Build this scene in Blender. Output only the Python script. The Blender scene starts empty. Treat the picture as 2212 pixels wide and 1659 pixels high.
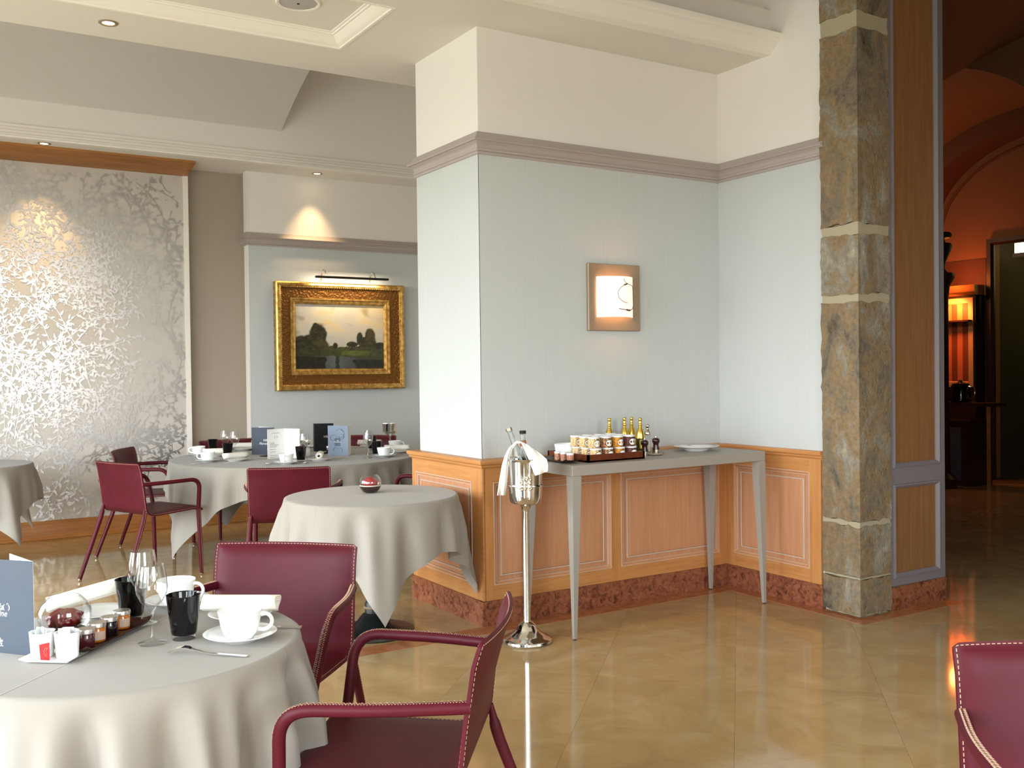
import bpy, bmesh, math, random
from mathutils import Vector, Matrix, noise
R = math.radians
C = bpy.context.scene.collection
SC = bpy.context.scene

# ------------------------------------------------------------------ camera, world, exposure
cam_d = bpy.data.cameras.new('camera'); cam = bpy.data.objects.new('camera', cam_d); C.objects.link(cam)
F_PX, YAW, PITCH, ROLL = 2098.97, R(58.1631), R(-0.8631), R(-0.6968)
d = Vector((math.cos(YAW)*math.cos(PITCH), math.sin(YAW)*math.cos(PITCH), math.sin(PITCH)))
r = Vector((math.sin(YAW), -math.cos(YAW), 0)); u = r.cross(d)
r2 = r*math.cos(ROLL)+u*math.sin(ROLL); u2 = u*math.cos(ROLL)-r*math.sin(ROLL)
m = Matrix((r2, u2, -d)).transposed().to_4x4(); m.translation = Vector((0, 0, 1.38))
cam.matrix_world = m
cam_d.sensor_fit = 'HORIZONTAL'; cam_d.sensor_width = 36; cam_d.lens = 36*F_PX/2212
cam_d.clip_start = 0.05; cam_d.clip_end = 100
SC.camera = cam
CAM_R, CAM_U, CAM_D = r2.copy(), u2.copy(), d.copy()
SC.view_settings.view_transform = 'Standard'; SC.view_settings.look = 'None'
SC.view_settings.gamma = 1; SC.view_settings.use_curve_mapping = False
SC.view_settings.exposure = EXPOSURE = 1.50
SC.cycles.use_denoising = True
SC.cycles.max_bounces = 10; SC.cycles.diffuse_bounces = 6; SC.cycles.glossy_bounces = 5; SC.cycles.transmission_bounces = 8
SC.cycles.transparent_max_bounces = 8; SC.cycles.caustics_reflective = False; SC.cycles.caustics_refractive = False
SC.cycles.sample_clamp_indirect = 8.0

world = bpy.data.worlds.new('sky'); SC.world = world; world.use_nodes = True
wn = world.node_tree; wn.nodes.clear()
wo = wn.nodes.new('ShaderNodeOutputWorld'); wb = wn.nodes.new('ShaderNodeBackground')
wr = wn.nodes.new('ShaderNodeValToRGB'); wt = wn.nodes.new('ShaderNodeTexCoord'); ws = wn.nodes.new('ShaderNodeSeparateXYZ'); wm = wn.nodes.new('ShaderNodeMapRange')
wn.links.new(wt.outputs['Generated'], ws.inputs[0]); wn.links.new(ws.outputs['Z'], wm.inputs['Value'])
wm.inputs['From Min'].default_value = -1; wm.inputs['From Max'].default_value = 1
wn.links.new(wm.outputs[0], wr.inputs[0]); wn.links.new(wr.outputs[0], wb.inputs[0]); wn.links.new(wb.outputs[0], wo.inputs[0])
el = wr.color_ramp.elements
el[0].position = 0.0; el[0].color = (0.16, 0.17, 0.15, 1)
el[1].position = 1.0; el[1].color = (0.55, 0.75, 1.0, 1)
e = el.new(0.485); e.color = (0.30, 0.32, 0.30, 1)
e = el.new(0.51); e.color = (0.95, 0.98, 1.0, 1)
e = el.new(0.66); e.color = (0.80, 0.92, 1.0, 1)
wb.inputs['Strength'].default_value = SKY = 6.0

def lamp(name, kind, loc, energy, color, **kw):
    l = bpy.data.lights.new(name, kind); l.energy = energy; l.color = color
    aim = kw.pop('aim', None)
    for k, v in kw.items(): setattr(l, k, v)
    o = bpy.data.objects.new(name, l); C.objects.link(o); o.location = loc
    if aim is not None:
        o.rotation_euler = (Vector(aim)-Vector(loc)).to_track_quat('-Z', 'Y').to_euler()
    return o

# windows: openings in the left wall (x = -2.3) and in the wall behind the camera (y = -3)
WIN_LEFT = [(-2.4, -0.6), (-0.2, 1.6), (2.0, 3.8), (4.2, 6.0), (6.3, 7.7)]
WIN_BACK = [(0.35, 2.45)]
WZ = (0.25, 2.75); WZB = (1.05, 3.15)
for i, (a, b) in enumerate(WIN_LEFT):
    o = lamp('window_daylight', 'AREA', (-2.42, (a+b)/2, sum(WZ)/2), 1, (1, 1, 1), shape='RECTANGLE', size=WZ[1]-WZ[0], size_y=b-a, aim=(0, (a+b)/2, sum(WZ)/2))
    o.rotation_euler = (0, R(-90), 0); o.data.cycles.is_portal = True
for i, (a, b) in enumerate(WIN_BACK):
    o = lamp('window_daylight', 'AREA', ((a+b)/2, -3.12, sum(WZB)/2), 1, (1, 1, 1), shape='RECTANGLE', size=b-a, size_y=WZB[1]-WZB[0])
    o.rotation_euler = (R(90), 0, 0); o.data.cycles.is_portal = True

# ------------------------------------------------------------------ helpers
def lin(v):
    v /= 255.0
    return v/12.92 if v <= 0.04045 else ((v+0.055)/1.055)**2.4
def rgb(a, b, c): return (lin(a), lin(b), lin(c), 1)
class MB:
    def __init__(s): s.v = []; s.f = []
    def add(s, vs, fs):
        n = len(s.v); s.v += [tuple(p) for p in vs]; s.f += [tuple(i+n for i in q) for q in fs]; return s
    def box(s, x0, y0, z0, x1, y1, z1, bev=0, rot=None, M=None):
        if x1 < x0: x0, x1 = x1, x0
        if y1 < y0: y0, y1 = y1, y0
        if z1 < z0: z0, z1 = z1, z0
        if bev:
            b = bev; vs = []; 
            bm = bmesh.new(); bmesh.ops.create_cube(bm, size=1)
            for q in bm.verts: q.co = Vector(((x0+x1)/2+q.co.x*(x1-x0), (y0+y1)/2+q.co.y*(y1-y0), (z0+z1)/2+q.co.z*(z1-z0)))
            bmesh.ops.bevel(bm, geom=bm.edges[:], offset=b, segments=1, affect='EDGES')
            bm.verts.index_update()
            vs = [q.co.copy() for q in bm.verts]; fs = [[q.index for q in p.verts] for p in bm.faces]; bm.free()
        else:
            vs = [Vector((x, y, z)) for x in (x0, x1) for y in (y0, y1) for z in (z0, z1)]
            fs = [(0, 1, 3, 2), (4, 6, 7, 5), (0, 4, 5, 1), (2, 3, 7, 6), (0, 2, 6, 4), (1, 5, 7, 3)]
        if M is not None: vs = [M @ q for q in vs]
        return s.add(vs, fs)
    def lathe(s, prof, n=24, c=(0, 0, 0), M=None, a0=0, a1=2*math.pi):
        full = abs(a1-a0-2*math.pi) < 1e-6
        k = n if full else n+1; vs = []; fs = []; idx = []
        for (rr, z) in prof:
            if rr < 1e-6: idx.append([len(vs)]); vs.append(Vector((c[0], c[1], c[2]+z)))
            else:
                idx.append(list(range(len(vs), len(vs)+k)))
                for i in range(k):
                    t = a0+(a1-a0)*i/n; vs.append(Vector((c[0]+rr*math.cos(t), c[1]+rr*math.sin(t), c[2]+z)))
        for a, b in zip(idx[:-1], idx[1:]):
            for i in range(n):
                j = (i+1) % k
                if len(a) == 1 and len(b) == 1: continue
                if len(a) == 1: fs.append((a[0], b[i], b[j]))
                elif len(b) == 1: fs.append((a[i], b[0], a[j]))
                else: fs.append((a[i], b[i], b[j], a[j]))
        if M is not None: vs = [M @ q for q in vs]
        return s.add(vs, fs)
    def tube(s, pts, rad, n=8, caps=True, closed=False, flat=1.0):
        pts = [Vector(p) for p in pts]; N = len(pts)
        if not isinstance(rad, (list, tuple)): rad = [rad]*N
        T = []
        for i in range(N):
            a = pts[i-1] if (i > 0 or closed) else pts[i]; b = pts[(i+1) % N] if (i < N-1 or closed) else pts[i]
            T.append((b-a).normalized())
        ref = Vector((0, 0, 1)) if abs(T[0].z) < 0.9 else Vector((1, 0, 0))
        nrm = (ref-T[0]*ref.dot(T[0])).normalized(); vs = []; fs = []
        for i in range(N):
            nrm = (nrm-T[i]*nrm.dot(T[i]))
            nrm = nrm.normalized() if nrm.length > 1e-6 else T[i].orthogonal().normalized()
            bi = T[i].cross(nrm)
            for j in range(n):
                t = 2*math.pi*j/n
                vs.append(pts[i]+nrm*(math.cos(t)*rad[i]*flat)+bi*(math.sin(t)*rad[i]))
        for i in range(N if closed else N-1):
            i2 = (i+1) % N
            for j in range(n):
                k = (j+1) % n; fs.append((i*n+j, i2*n+j, i2*n+k, i*n+k))
        if caps and not closed:
            fs.append(tuple(range(n))[::-1]); fs.append(tuple((N-1)*n+j for j in range(n)))
        return s.add(vs, fs)
    def grid(s, fn, nu, nv, cu=False):
        vs = [Vector(fn(i/nu, j/nv)) for j in range(nv+1) for i in range(nu if cu else nu+1)]
        k = nu if cu else nu+1
        fs = [(j*k+i, j*k+(i+1) % k, (j+1)*k+(i+1) % k, (j+1)*k+i) for j in range(nv) for i in range(nu)]
        return s.add(vs, fs)
    def prism(s, poly, fn, a, b):
        n = len(poly); vs = [Vector(fn(p[0], p[1], a)) for p in poly]+[Vector(fn(p[0], p[1], b)) for p in poly]
        fs = [tuple(range(n))[::-1], tuple(range(n, 2*n))]+[(i, (i+1) % n, n+(i+1) % n, n+i) for i in range(n)]
        return s.add(vs, fs)
    def sweep(s, path, prof, closed=False, z0=0.0):
        """profile (offset to the right-hand side of the path, z) swept along an xy path with mitred corners"""
        P = [Vector((p[0], p[1])) for p in path]; N = len(P); vs = []; fs = []; n = len(prof)
        for i in range(N):
            a = P[i]-P[i-1] if (i > 0 or closed) else P[i+1]-P[i]
            b = P[(i+1) % N]-P[i] if (i < N-1 or closed) else P[i]-P[i-1]
            na = Vector((a.y, -a.x)).normalized(); nb = Vector((b.y, -b.x)).normalized()
            mt = (na+nb); mt = mt/max(1e-6, mt.length_squared)*2
            for (o, z) in prof: vs.append(Vector((P[i].x+mt.x*o, P[i].y+mt.y*o, z0+z)))
        for i in range(N if closed else N-1):
            i2 = (i+1) % N
            for j in range(n):
                k = (j+1) % n; fs.append((i*n+j, i*n+k, i2*n+k, i2*n+j))
        if not closed:
            fs.append(tuple(range(n))); fs.append(tuple((N-1)*n+j for j in range(n))[::-1])
        return s.add(vs, fs)
    def frame(s, x0, z0, x1, z1, prof, fn):
        """closed profile (inset, height) run round a rectangle; fn(u, v, w) gives the point"""
        n = len(prof); vs = []; fs = []
        for (o, w) in prof:
            for (uu, vv) in ((x0+o, z0+o), (x1-o, z0+o), (x1-o, z1-o), (x0+o, z1-o)): vs.append(Vector(fn(uu, vv, w)))
        for j in range(n):
            k = (j+1) % n
            for c in range(4):
                c2 = (c+1) % 4; fs.append((j*4+c, j*4+c2, k*4+c2, k*4+c))
        return s.add(vs, fs)
    def build(s, name, mat, parent=None, smooth=None, label=None, kind=None):
        me = bpy.data.meshes.new(name); me.from_pydata([tuple(q) for q in s.v], [], s.f); me.validate()
        bm = bmesh.new(); bm.from_mesh(me); bmesh.ops.recalc_face_normals(bm, faces=bm.faces[:]); bm.to_mesh(me); bm.free()
        if smooth is not None:
            me.polygons.foreach_set('use_smooth', [True]*len(me.polygons))
            if smooth < 180: me.set_sharp_from_angle(angle=R(smooth))
        if mat is not None: me.materials.append(mat)
        o = bpy.data.objects.new(name, me); C.objects.link(o)
        if parent is not None: o.parent = parent
        if label: o['label'] = label
        if kind: o['kind'] = kind
        return o
def thing(name, label, cat, loc=(0, 0, 0), rotz=0, group=None):
    o = bpy.data.objects.new(name, None); C.objects.link(o); o.empty_display_size = 0.05
    o.location = loc; o.rotation_euler = (0, 0, rotz); o['label'] = label; o['category'] = cat
    if group: o['group'] = group
    return o
def tag(o, label, cat, group=None):
    o['label'] = label; o['category'] = cat
    if group: o['group'] = group
    return o
def dup(root, loc, rotz, label, group=None):
    q = root.copy(); C.objects.link(q); q.location = loc
    q.rotation_euler = (root.rotation_euler.x, root.rotation_euler.y, rotz) if not isinstance(rotz, tuple) else rotz
    q['label'] = label
    if group: q['group'] = group
    for ch in list(root.children):
        c = ch.copy(); C.objects.link(c); c.parent = q
        for g in list(ch.children):
            h = g.copy(); C.objects.link(h); h.parent = c
    return q
def struct(mb, name, mat, smooth=None, parent=None):
    o = mb.build(name, mat, parent, smooth)
    if parent is None: o['kind'] = 'structure'
    return o
def text(name, s, size, mat, parent, M, shear=0.0, align='CENTER', depth=0.0, spacing=1.0):
    cu = bpy.data.curves.new(name, 'FONT'); cu.body = s; cu.size = size; cu.shear = shear; cu.align_x = align; cu.extrude = depth; cu.space_line = spacing
    cu.resolution_u = 3
    o = bpy.data.objects.new(name, cu); C.objects.link(o)
    bpy.context.view_layer.update()
    me = bpy.data.meshes.new_from_object(o.evaluated_get(bpy.context.evaluated_depsgraph_get()))
    C.objects.unlink(o); bpy.data.objects.remove(o); bpy.data.curves.remove(cu)
    me.materials.clear(); me.materials.append(mat); me.transform(M); me.name = name
    q = bpy.data.objects.new(name, me); C.objects.link(q); q.parent = parent
    return q

# ------------------------------------------------------------------ materials
def mat(name, col, rough=0.5, metal=0.0, spec=0.5, coat=0.0, trans=0.0, ior=1.45, emis=None, es=0.0, sheen=0.0):
    M = bpy.data.materials.new(name); M.use_nodes = True; b = M.node_tree.nodes['Principled BSDF']
    b.inputs['Base Color'].default_value = col; b.inputs['Roughness'].default_value = rough; b.inputs['Metallic'].default_value = metal
    b.inputs['Specular IOR Level'].default_value = spec; b.inputs['Coat Weight'].default_value = coat; b.inputs['Transmission Weight'].default_value = trans
    b.inputs['IOR'].default_value = ior; b.inputs['Sheen Weight'].default_value = sheen
    if emis: b.inputs['Emission Color'].default_value = emis; b.inputs['Emission Strength'].default_value = es
    return M
def N(M, t): return M.node_tree.nodes.new(t)
def L(M, a, b): M.node_tree.links.new(a, b)
def bsdf(M): return M.node_tree.nodes['Principled BSDF']
def coords(M, scale=(1, 1, 1), space='Object', rot=(0, 0, 0)):
    mp = N(M, 'ShaderNodeMapping'); mp.inputs['Scale'].default_value = scale; mp.inputs['Rotation'].default_value = rot
    if space == 'World':
        g = N(M, 'ShaderNodeNewGeometry'); L(M, g.outputs['Position'], mp.inputs['Vector'])
    else:
        t = N(M, 'ShaderNodeTexCoord'); L(M, t.outputs[space], mp.inputs['Vector'])
    return mp.outputs[0]
def ntex(M, vec, scale, detail=4, rough=0.6, dist=0.0):
    n = N(M, 'ShaderNodeTexNoise'); n.inputs['Scale'].default_value = scale; n.inputs['Detail'].default_value = detail
    n.inputs['Roughness'].default_value = rough; n.inputs['Distortion'].default_value = dist; L(M, vec, n.inputs['Vector']); return n.outputs['Fac']
def ramp(M, fac, stops, interp='LINEAR'):
    q = N(M, 'ShaderNodeValToRGB'); q.color_ramp.interpolation = interp; E = q.color_ramp.elements
    E[0].position, E[0].color = stops[0]; E[1].position, E[1].color = stops[-1]
    for p, c in stops[1:-1]: k = E.new(p); k.color = c
    L(M, fac, q.inputs[0]); return q.outputs[0]
def mix(M, fac, a, b, mode='MIX'):
    q = N(M, 'ShaderNodeMix'); q.data_type = 'RGBA'; q.blend_type = mode
    for sock, val in ((q.inputs[0], fac), (q.inputs[6], a), (q.inputs[7], b)):
        if hasattr(val, 'links'): L(M, val, sock)
        else: sock.default_value = val
    return q.outputs[2]
def bump(M, h, strength=0.2, dist=0.002):
    q = N(M, 'ShaderNodeBump'); q.inputs['Strength'].default_value = strength; q.inputs['Distance'].default_value = dist
    L(M, h, q.inputs['Height']); L(M, q.outputs[0], bsdf(M).inputs['Normal'])
def vcol_mat(name, rough=0.5, coat=0.0, spec=0.4):
    M = mat(name, (1, 1, 1, 1), rough, spec=spec, coat=coat); a = N(M, 'ShaderNodeVertexColor'); a.layer_name = 'Col'; L(M, a.outputs[0], bsdf(M).inputs['Base Color']); return M

m_plaster = mat('warm_white_plaster', rgb(228, 224, 217), 0.75)
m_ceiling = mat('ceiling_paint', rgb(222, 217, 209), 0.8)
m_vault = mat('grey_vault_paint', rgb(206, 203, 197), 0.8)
m_mould = mat('white_moulding_paint', rgb(236, 231, 222), 0.5)
m_mauve = mat('mauve_trim_paint', rgb(172, 161, 156), 0.5)
m_greytrim = mat('grey_trim_paint', rgb(150, 143, 141), 0.55)
m_lilacgrey = mat('shaded_jamb_paint', rgb(122, 115, 117), 0.55)  # jamb grey darkened: shade of the deep opening is put into the colour

m_wallpaper = mat('grey_ribbed_wallpaper', rgb(192, 194, 189), 0.7, spec=0.3)
vv = coords(m_wallpaper, (260, 260, 3.0), 'World'); f1 = ntex(m_wallpaper, vv, 1.0, 3, 0.6)
L(m_wallpaper, ramp(m_wallpaper, f1, [(0.3, rgb(189, 193, 192)), (0.7, rgb(194, 198, 197))]), bsdf(m_wallpaper).inputs['Base Color'])
bump(m_wallpaper, f1, 0.10, 0.0006)

m_recess = mat('shaded_recess_paper', rgb(164, 153, 138), 0.8, spec=0.2)  # plain, darker and warmer wallpaper copy; the recess shade is in its colour
m_silk = mat('pale_silk_wallpaper', rgb(198, 193, 185), 0.6, metal=0.0, spec=0.25)
m_leafprint = mat('silver_leaf_print', rgb(194, 190, 187), 0.30, metal=0.9)

def wood(name, c1, c2, rough=0.4, grain=(30, 30, 2.0), space='World', spec=0.4, bumpy=0.12):
    M = mat(name, c1, rough, spec=spec); v = coords(M, grain, space); a = ntex(M, v, 1.0, 5, 0.65, 0.4)
    b = ntex(M, coords(M, (grain[0]*6, grain[1]*6, grain[2]*3), space), 1.0, 2, 0.5)
    col = ramp(M, a, [(0.25, c2), (0.75, c1)]); col2 = mix(M, 0.14, col, ramp(M, b, [(0.35, (0.3, 0.3, 0.3, 1)), (0.65, (1, 1, 1, 1))]), 'MULTIPLY')
    L(M, col2, bsdf(M).inputs['Base Color']); bump(M, b, bumpy, 0.0006); return M
m_oak = wood('oak_frame', rgb(206, 148, 92), rgb(182, 122, 68))
m_oakh = wood('oak_rail', rgb(206, 148, 92), rgb(182, 122, 68), grain=(2, 2, 40))
m_oakpanel = wood('limed_oak_panel', rgb(202, 150, 114), rgb(188, 130, 92))
m_lime = mat('white_limed_bead', rgb(198, 176, 158), 0.6, spec=0.2)
m_limewood = mat('limed_oak_moulding', rgb(196, 142, 104), 0.6, spec=0.15)
m_oakbase = wood('oak_skirting', rgb(180, 122, 66), rgb(146, 94, 46), grain=(2, 2, 40))
m_traywood = wood('mahogany_tray', rgb(112, 52, 28), rgb(84, 36, 18), 0.35)
m_darkwood = wood('dark_stained_wood', rgb(62, 30, 22), rgb(36, 16, 12), 0.25, space='Object')
m_millwood = mat('dark_turned_wood', rgb(52, 22, 22), 0.2, coat=0.4)

def marble(name, stops, scale=9.0, rough=0.15, vary=True, vein=None, spec=0.5):
    M = mat(name, stops[0][1], rough, spec=spec); v = coords(M, (1, 1, 1), 'World')
    if vary:
        oi = N(M, 'ShaderNodeObjectInfo'); mm = N(M, 'ShaderNodeVectorMath'); mm.operation = 'ADD'
        sc = N(M, 'ShaderNodeVectorMath'); sc.operation = 'SCALE'; cb = N(M, 'ShaderNodeCombineXYZ')
        for i in range(3): L(M, oi.outputs['Random'], cb.inputs[i])
        L(M, cb.outputs[0], sc.inputs[0]); sc.inputs['Scale'].default_value = 37.0
        L(M, v, mm.inputs[0]); L(M, sc.outputs[0], mm.inputs[1]); v = mm.outputs[0]
    a = ntex(M, v, scale, 7, 0.62, 1.2); col = ramp(M, a, stops)
    if vein:
        b = ntex(M, v, scale*2.6, 5, 0.7, 2.5); col = mix(M, ramp(M, b, [(0.60, (0, 0, 0, 1)), (0.70, (0.55, 0.55, 0.55, 1))]), col, vein)
    if vary:
        k = ramp(M, oi.outputs['Random'], [(0, (0.95, 0.94, 0.93, 1)), (1, (1.02, 1.02, 1.03, 1))]); col = mix(M, 1.0, col, k, 'MULTIPLY')
    L(M, col, bsdf(M).inputs['Base Color']); return M
m_tile = marble('yellow_marble_tile', [(0.25, rgb(160, 132, 92)), (0.5, rgb(176, 148, 104)), (0.75, rgb(190, 165, 124))], 3.2, 0.07, True, rgb(176, 132, 76), 0.62)
m_grout = mat('tile_joint', rgb(92, 74, 48), 0.9, spec=0.05)
m_redmarble = marble('red_marble', [(0.36, rgb(88, 46, 32)), (0.48, rgb(132, 78, 54)), (0.66, rgb(156, 98, 70))], 26.0, 0.3, True, rgb(82, 38, 28))
m_redband = marble('red_marble_floor_band', [(0.25, rgb(140, 84, 52)), (0.5, rgb(166, 104, 64)), (0.75, rgb(180, 122, 80))], 14.0, 0.16, True)

m_stone = mat('weathered_limestone', rgb(150, 130, 98), 0.9, spec=0.2)
v1 = coords(m_stone, (1, 1, 0.55), 'World'); a1 = ntex(m_stone, v1, 4.5, 8, 0.7, 0.8); a2 = ntex(m_stone, coords(m_stone, (1, 1, 1), 'World'), 34, 5, 0.7)
c1 = ramp(m_stone, a1, [(0.30, rgb(84, 74, 58)), (0.42, rgb(132, 122, 106)), (0.50, rgb(150, 126, 94)), (0.58, rgb(150, 146, 134)), (0.70, rgb(196, 180, 150))])
L(m_stone, mix(m_stone, 0.45, c1, ramp(m_stone, a2, [(0.3, rgb(120, 112, 98)), (0.7, rgb(255, 250, 240))]), 'MULTIPLY'), bsdf(m_stone).inputs['Base Color'])
a4 = N(m_stone, 'ShaderNodeTexVoronoi'); a4.inputs['Scale'].default_value = 26; a4.feature = 'F1'; L(m_stone, coords(m_stone, (1, 1, .8), 'World'), a4.inputs['Vector'])
a5 = ramp(m_stone, a4.outputs['Distance'], [(0.0, (0, 0, 0, 1)), (0.16, (0.1, 0.1, 0.1, 1)), (0.24, (1, 1, 1, 1))]); a6 = mix(m_stone, .6, ramp(m_stone, a2, [(0, (0, 0, 0, 1)), (1, (1, 1, 1, 1))]), a5, 'MULTIPLY'); bump(m_stone, a6, 1.0, 0.012)
m_mortar = mat('pale_lime_mortar', rgb(164, 154, 130), 0.95, spec=0.2)
a3 = ntex(m_mortar, coords(m_mortar, (1, 1, 1), 'World'), 40, 4); bump(m_mortar, a3, 0.5, 0.004)

m_leather = mat('burgundy_leather', rgb(78, 17, 29), 0.46, spec=0.22)
lf = ntex(m_leather, coords(m_leather, (1, 1, 1)), 160, 3); bump(m_leather, lf, 0.08, 0.0008)
l2 = ntex(m_leather, coords(m_leather, (1, 1, 1)), 6, 3)
L(m_leather, ramp(m_leather, l2, [(0.3, rgb(74, 15, 27)), (0.7, rgb(83, 20, 33))]), bsdf(m_leather).inputs['Base Color'])
m_stitch = mat('cream_thread', rgb(200, 164, 138), 0.7)
m_chrome = mat('polished_steel', rgb(215, 210, 202), 0.16, metal=1)
m_silver = mat('polished_silver', rgb(236, 237, 238), 0.08, metal=1)
m_silverdull = mat('silver_relief', rgb(214, 200, 176), 0.3, metal=1)
m_darkmetal = mat('dark_iron', rgb(22, 24, 24), 0.35, spec=0.5)

m_linen = mat('beige_linen', rgb(160, 152, 140), 0.85, spec=0.2, sheen=0.15)
lv = ntex(m_linen, coords(m_linen, (260, 260, 260)), 1.0, 2); bump(m_linen, lv, 0.12, 0.0006)
m_white_linen = mat('white_linen', rgb(238, 233, 224), 0.85, spec=0.2)
m_porcelain = mat('white_porcelain', rgb(238, 240, 240), 0.12, spec=0.5, coat=0.3)
m_blackglass = mat('black_glass', rgb(8, 8, 9), 0.05, spec=0.6)
def thin_glass(name, tint):
    M = bpy.data.materials.new(name); M.use_nodes = True; nt = M.node_tree; nt.nodes.clear()
    o = nt.nodes.new('ShaderNodeOutputMaterial'); mx = nt.nodes.new('ShaderNodeMixShader'); tr = nt.nodes.new('ShaderNodeBsdfTransparent'); gl = nt.nodes.new('ShaderNodeBsdfGlossy')
    fr = nt.nodes.new('ShaderNodeMath'); fr.operation = 'MULTIPLY_ADD'; pw = nt.nodes.new('ShaderNodeMath'); pw.operation = 'POWER'; pw.inputs[1].default_value = 4.0; fr.inputs[1].default_value = .85; fr.inputs[2].default_value = .06; lw = nt.nodes.new('ShaderNodeLayerWeight'); lw.inputs['Blend'].default_value = .35
    cr = nt.nodes.new('ShaderNodeValToRGB'); cr.color_ramp.elements[0].color = (.985, .988, .988, 1); cr.color_ramp.elements[0].position = .5; cr.color_ramp.elements[1].color = tint
    lw.inputs['Blend'].default_value = .5; nt.links.new(lw.outputs['Facing'], cr.inputs[0]); nt.links.new(lw.outputs['Facing'], pw.inputs[0]); nt.links.new(pw.outputs[0], fr.inputs[0]); nt.links.new(cr.outputs[0], tr.inputs[0]); gl.inputs['Roughness'].default_value = 0.01
    nt.links.new(fr.outputs[0], mx.inputs[0]); nt.links.new(tr.outputs[0], mx.inputs[1]); nt.links.new(gl.outputs[0], mx.inputs[2]); nt.links.new(mx.outputs[0], o.inputs[0]); return M
m_glass = thin_glass('clear_glass', (.90, .91, .91, 1))
m_console = mat('taupe_lacquer', rgb(152, 146, 137), 0.45)
m_brass = mat('satin_nickel_bronze', rgb(158, 140, 118), 0.42, metal=0.35)
m_gold = mat('gilded_frame', rgb(205, 160, 84), 0.33, metal=0.85)
gn = ntex(m_gold, coords(m_gold, (1, 1, 1), 'World'), 26, 4); 
L(m_gold, ramp(m_gold, gn, [(0.3, rgb(150, 104, 48)), (0.65, rgb(222, 182, 106))]), bsdf(m_gold).inputs['Base Color'])
m_goldorn = mat('gilded_ornament', rgb(120, 80, 36), 0.42, metal=0.8)
gv = N(m_goldorn, 'ShaderNodeTexVoronoi'); gv.inputs['Scale'].default_value = 46; L(m_goldorn, coords(m_goldorn, (1, 1, 1), 'World'), gv.inputs['Vector']); bump(m_goldorn, gv.outputs['Distance'], 0.6, 0.012)
m_foil = mat('gold_bottle_foil', rgb(222, 190, 96), 0.22, metal=1)
m_print = vcol_mat('printed_picture', 0.35, 0.25)
m_card_blue = mat('slate_blue_card', rgb(62, 70, 84), 0.6)
m_card_black = mat('black_card', rgb(24, 24, 34), 0.5)
m_paper = mat('white_paper', rgb(240, 240, 236), 0.7)
m_ink = mat('grey_ink', rgb(86, 84, 86), 0.7)
m_inkdark = mat('dark_blue_ink', rgb(34, 44, 60), 0.6)
m_inkwhite = mat('white_ink', rgb(238, 240, 242), 0.6)
m_lidsilver = mat('silver_tin_lid', rgb(205, 198, 190), 0.3, metal=0.9)
m_lidwhite = mat('white_tin_lid', rgb(228, 230, 232), 0.4)
m_honey = mat('amber_honey', rgb(196, 110, 30), 0.12, coat=0.6)
m_jamdark = mat('blackcurrant_jam', rgb(26, 14, 20), 0.1, coat=0.6)
m_jamred = mat('dark_red_jam', rgb(70, 26, 30), 0.12, coat=0.6)
m_labelp = mat('pale_jar_label', rgb(196, 170, 150), 0.6)
m_redwax = mat('red_wax', rgb(120, 10, 22), 0.3, coat=0.3)
m_redglossy = mat('glossy_red_ball', rgb(150, 10, 34), 0.12, coat=0.8)
m_darkbrown = mat('dark_brown_sand', rgb(44, 20, 18), 0.5)
m_redsachet = mat('red_sachet', rgb(214, 24, 28), 0.4)
m_film = mat('clear_film', rgb(225, 228, 230), 0.12, spec=0.6)
m_black = mat('matt_black', rgb(20, 20, 20), 0.6)

# ------------------------------------------------------------------ floor
HC = 3.237
fl = struct(MB().box(-2.6, -3.3, -0.12, 11.3, 9.4, -0.007), 'floor', m_grout)
S = 0.85/math.sqrt(2); U0 = -0.04/math.sqrt(2); V0 = 5.25/math.sqrt(2)
def seen(p):
    q = Vector(p)-Vector((0, 0, 1.38)); z = q.dot(CAM_D)
    if z < 0.3: return None
    return F_PX*q.dot(CAM_R)/z, F_PX*q.dot(CAM_U)/z, z
cells = []
for i in range(-16, 20):
    for j in range(-10, 24):
        uu, w = U0+(i+.5)*S, V0+(j-10+.5)*S; x, y = (uu+w)/math.sqrt(2), (w-uu)/math.sqrt(2)
        if not (-2.8 < x < 11.4 and -3.4 < y < 9.5): continue
        s = seen((x, y, 0)); inv = s is not None and abs(s[0]) < 1106+260 and abs(s[1]) < 830+300
        if x < 4.4 and y > 9.2: inv = False
        cells.append((0 if inv else 1, s[2] if s else 99, x, y))
cells.sort()
h = S/2-0.0004
tb = MB().box(-h, -h, -.006, h, h, 0)
t0 = tb.build('tile', m_tile, fl); tm = t0.data
rest = MB()
for k, (a, b, x, y) in enumerate(cells):
    if a == 0 and k < 290:
        o = t0 if k == 0 else bpy.data.objects.new('tile', tm)
        if k: C.objects.link(o); o.parent = fl
        o.location = (x, y, 0); o.rotation_euler = (0, 0, R(45))
    else:
        M = Matrix.Translation((x, y, 0)) @ Matrix.Rotation(R(45), 4, 'Z')
        rest.add([M @ Vector(q) for q in tb.v], tb.f)
rest.build('tile_field', m_tile, fl, kind='stuff')
# red marble bands let into the floor along the walls
def band(x0, y0, x1, y1, n, axis):
    for i in range(n):
        if axis == 'x': a, b = x0+(x1-x0)*i/n, x0+(x1-x0)*(i+1)/n; MB().box(a+.001, y0, -.004, b-.001, y1, .0012).build('band_slab', m_redband, fl)
        else: a, b = y0+(y1-y0)*i/n, y0+(y1-y0)*(i+1)/n; MB().box(x0, a+.001, -.004, x1, b-.001, .0012).build('band_slab', m_redband, fl)
band(0.9, 4.37, 4.395, 4.50, 6, 'x'); band(4.285, 3.39, 4.39, 4.368, 2, 'y'); band(4.391, 3.39, 5.15, 3.478, 2, 'x')

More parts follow.
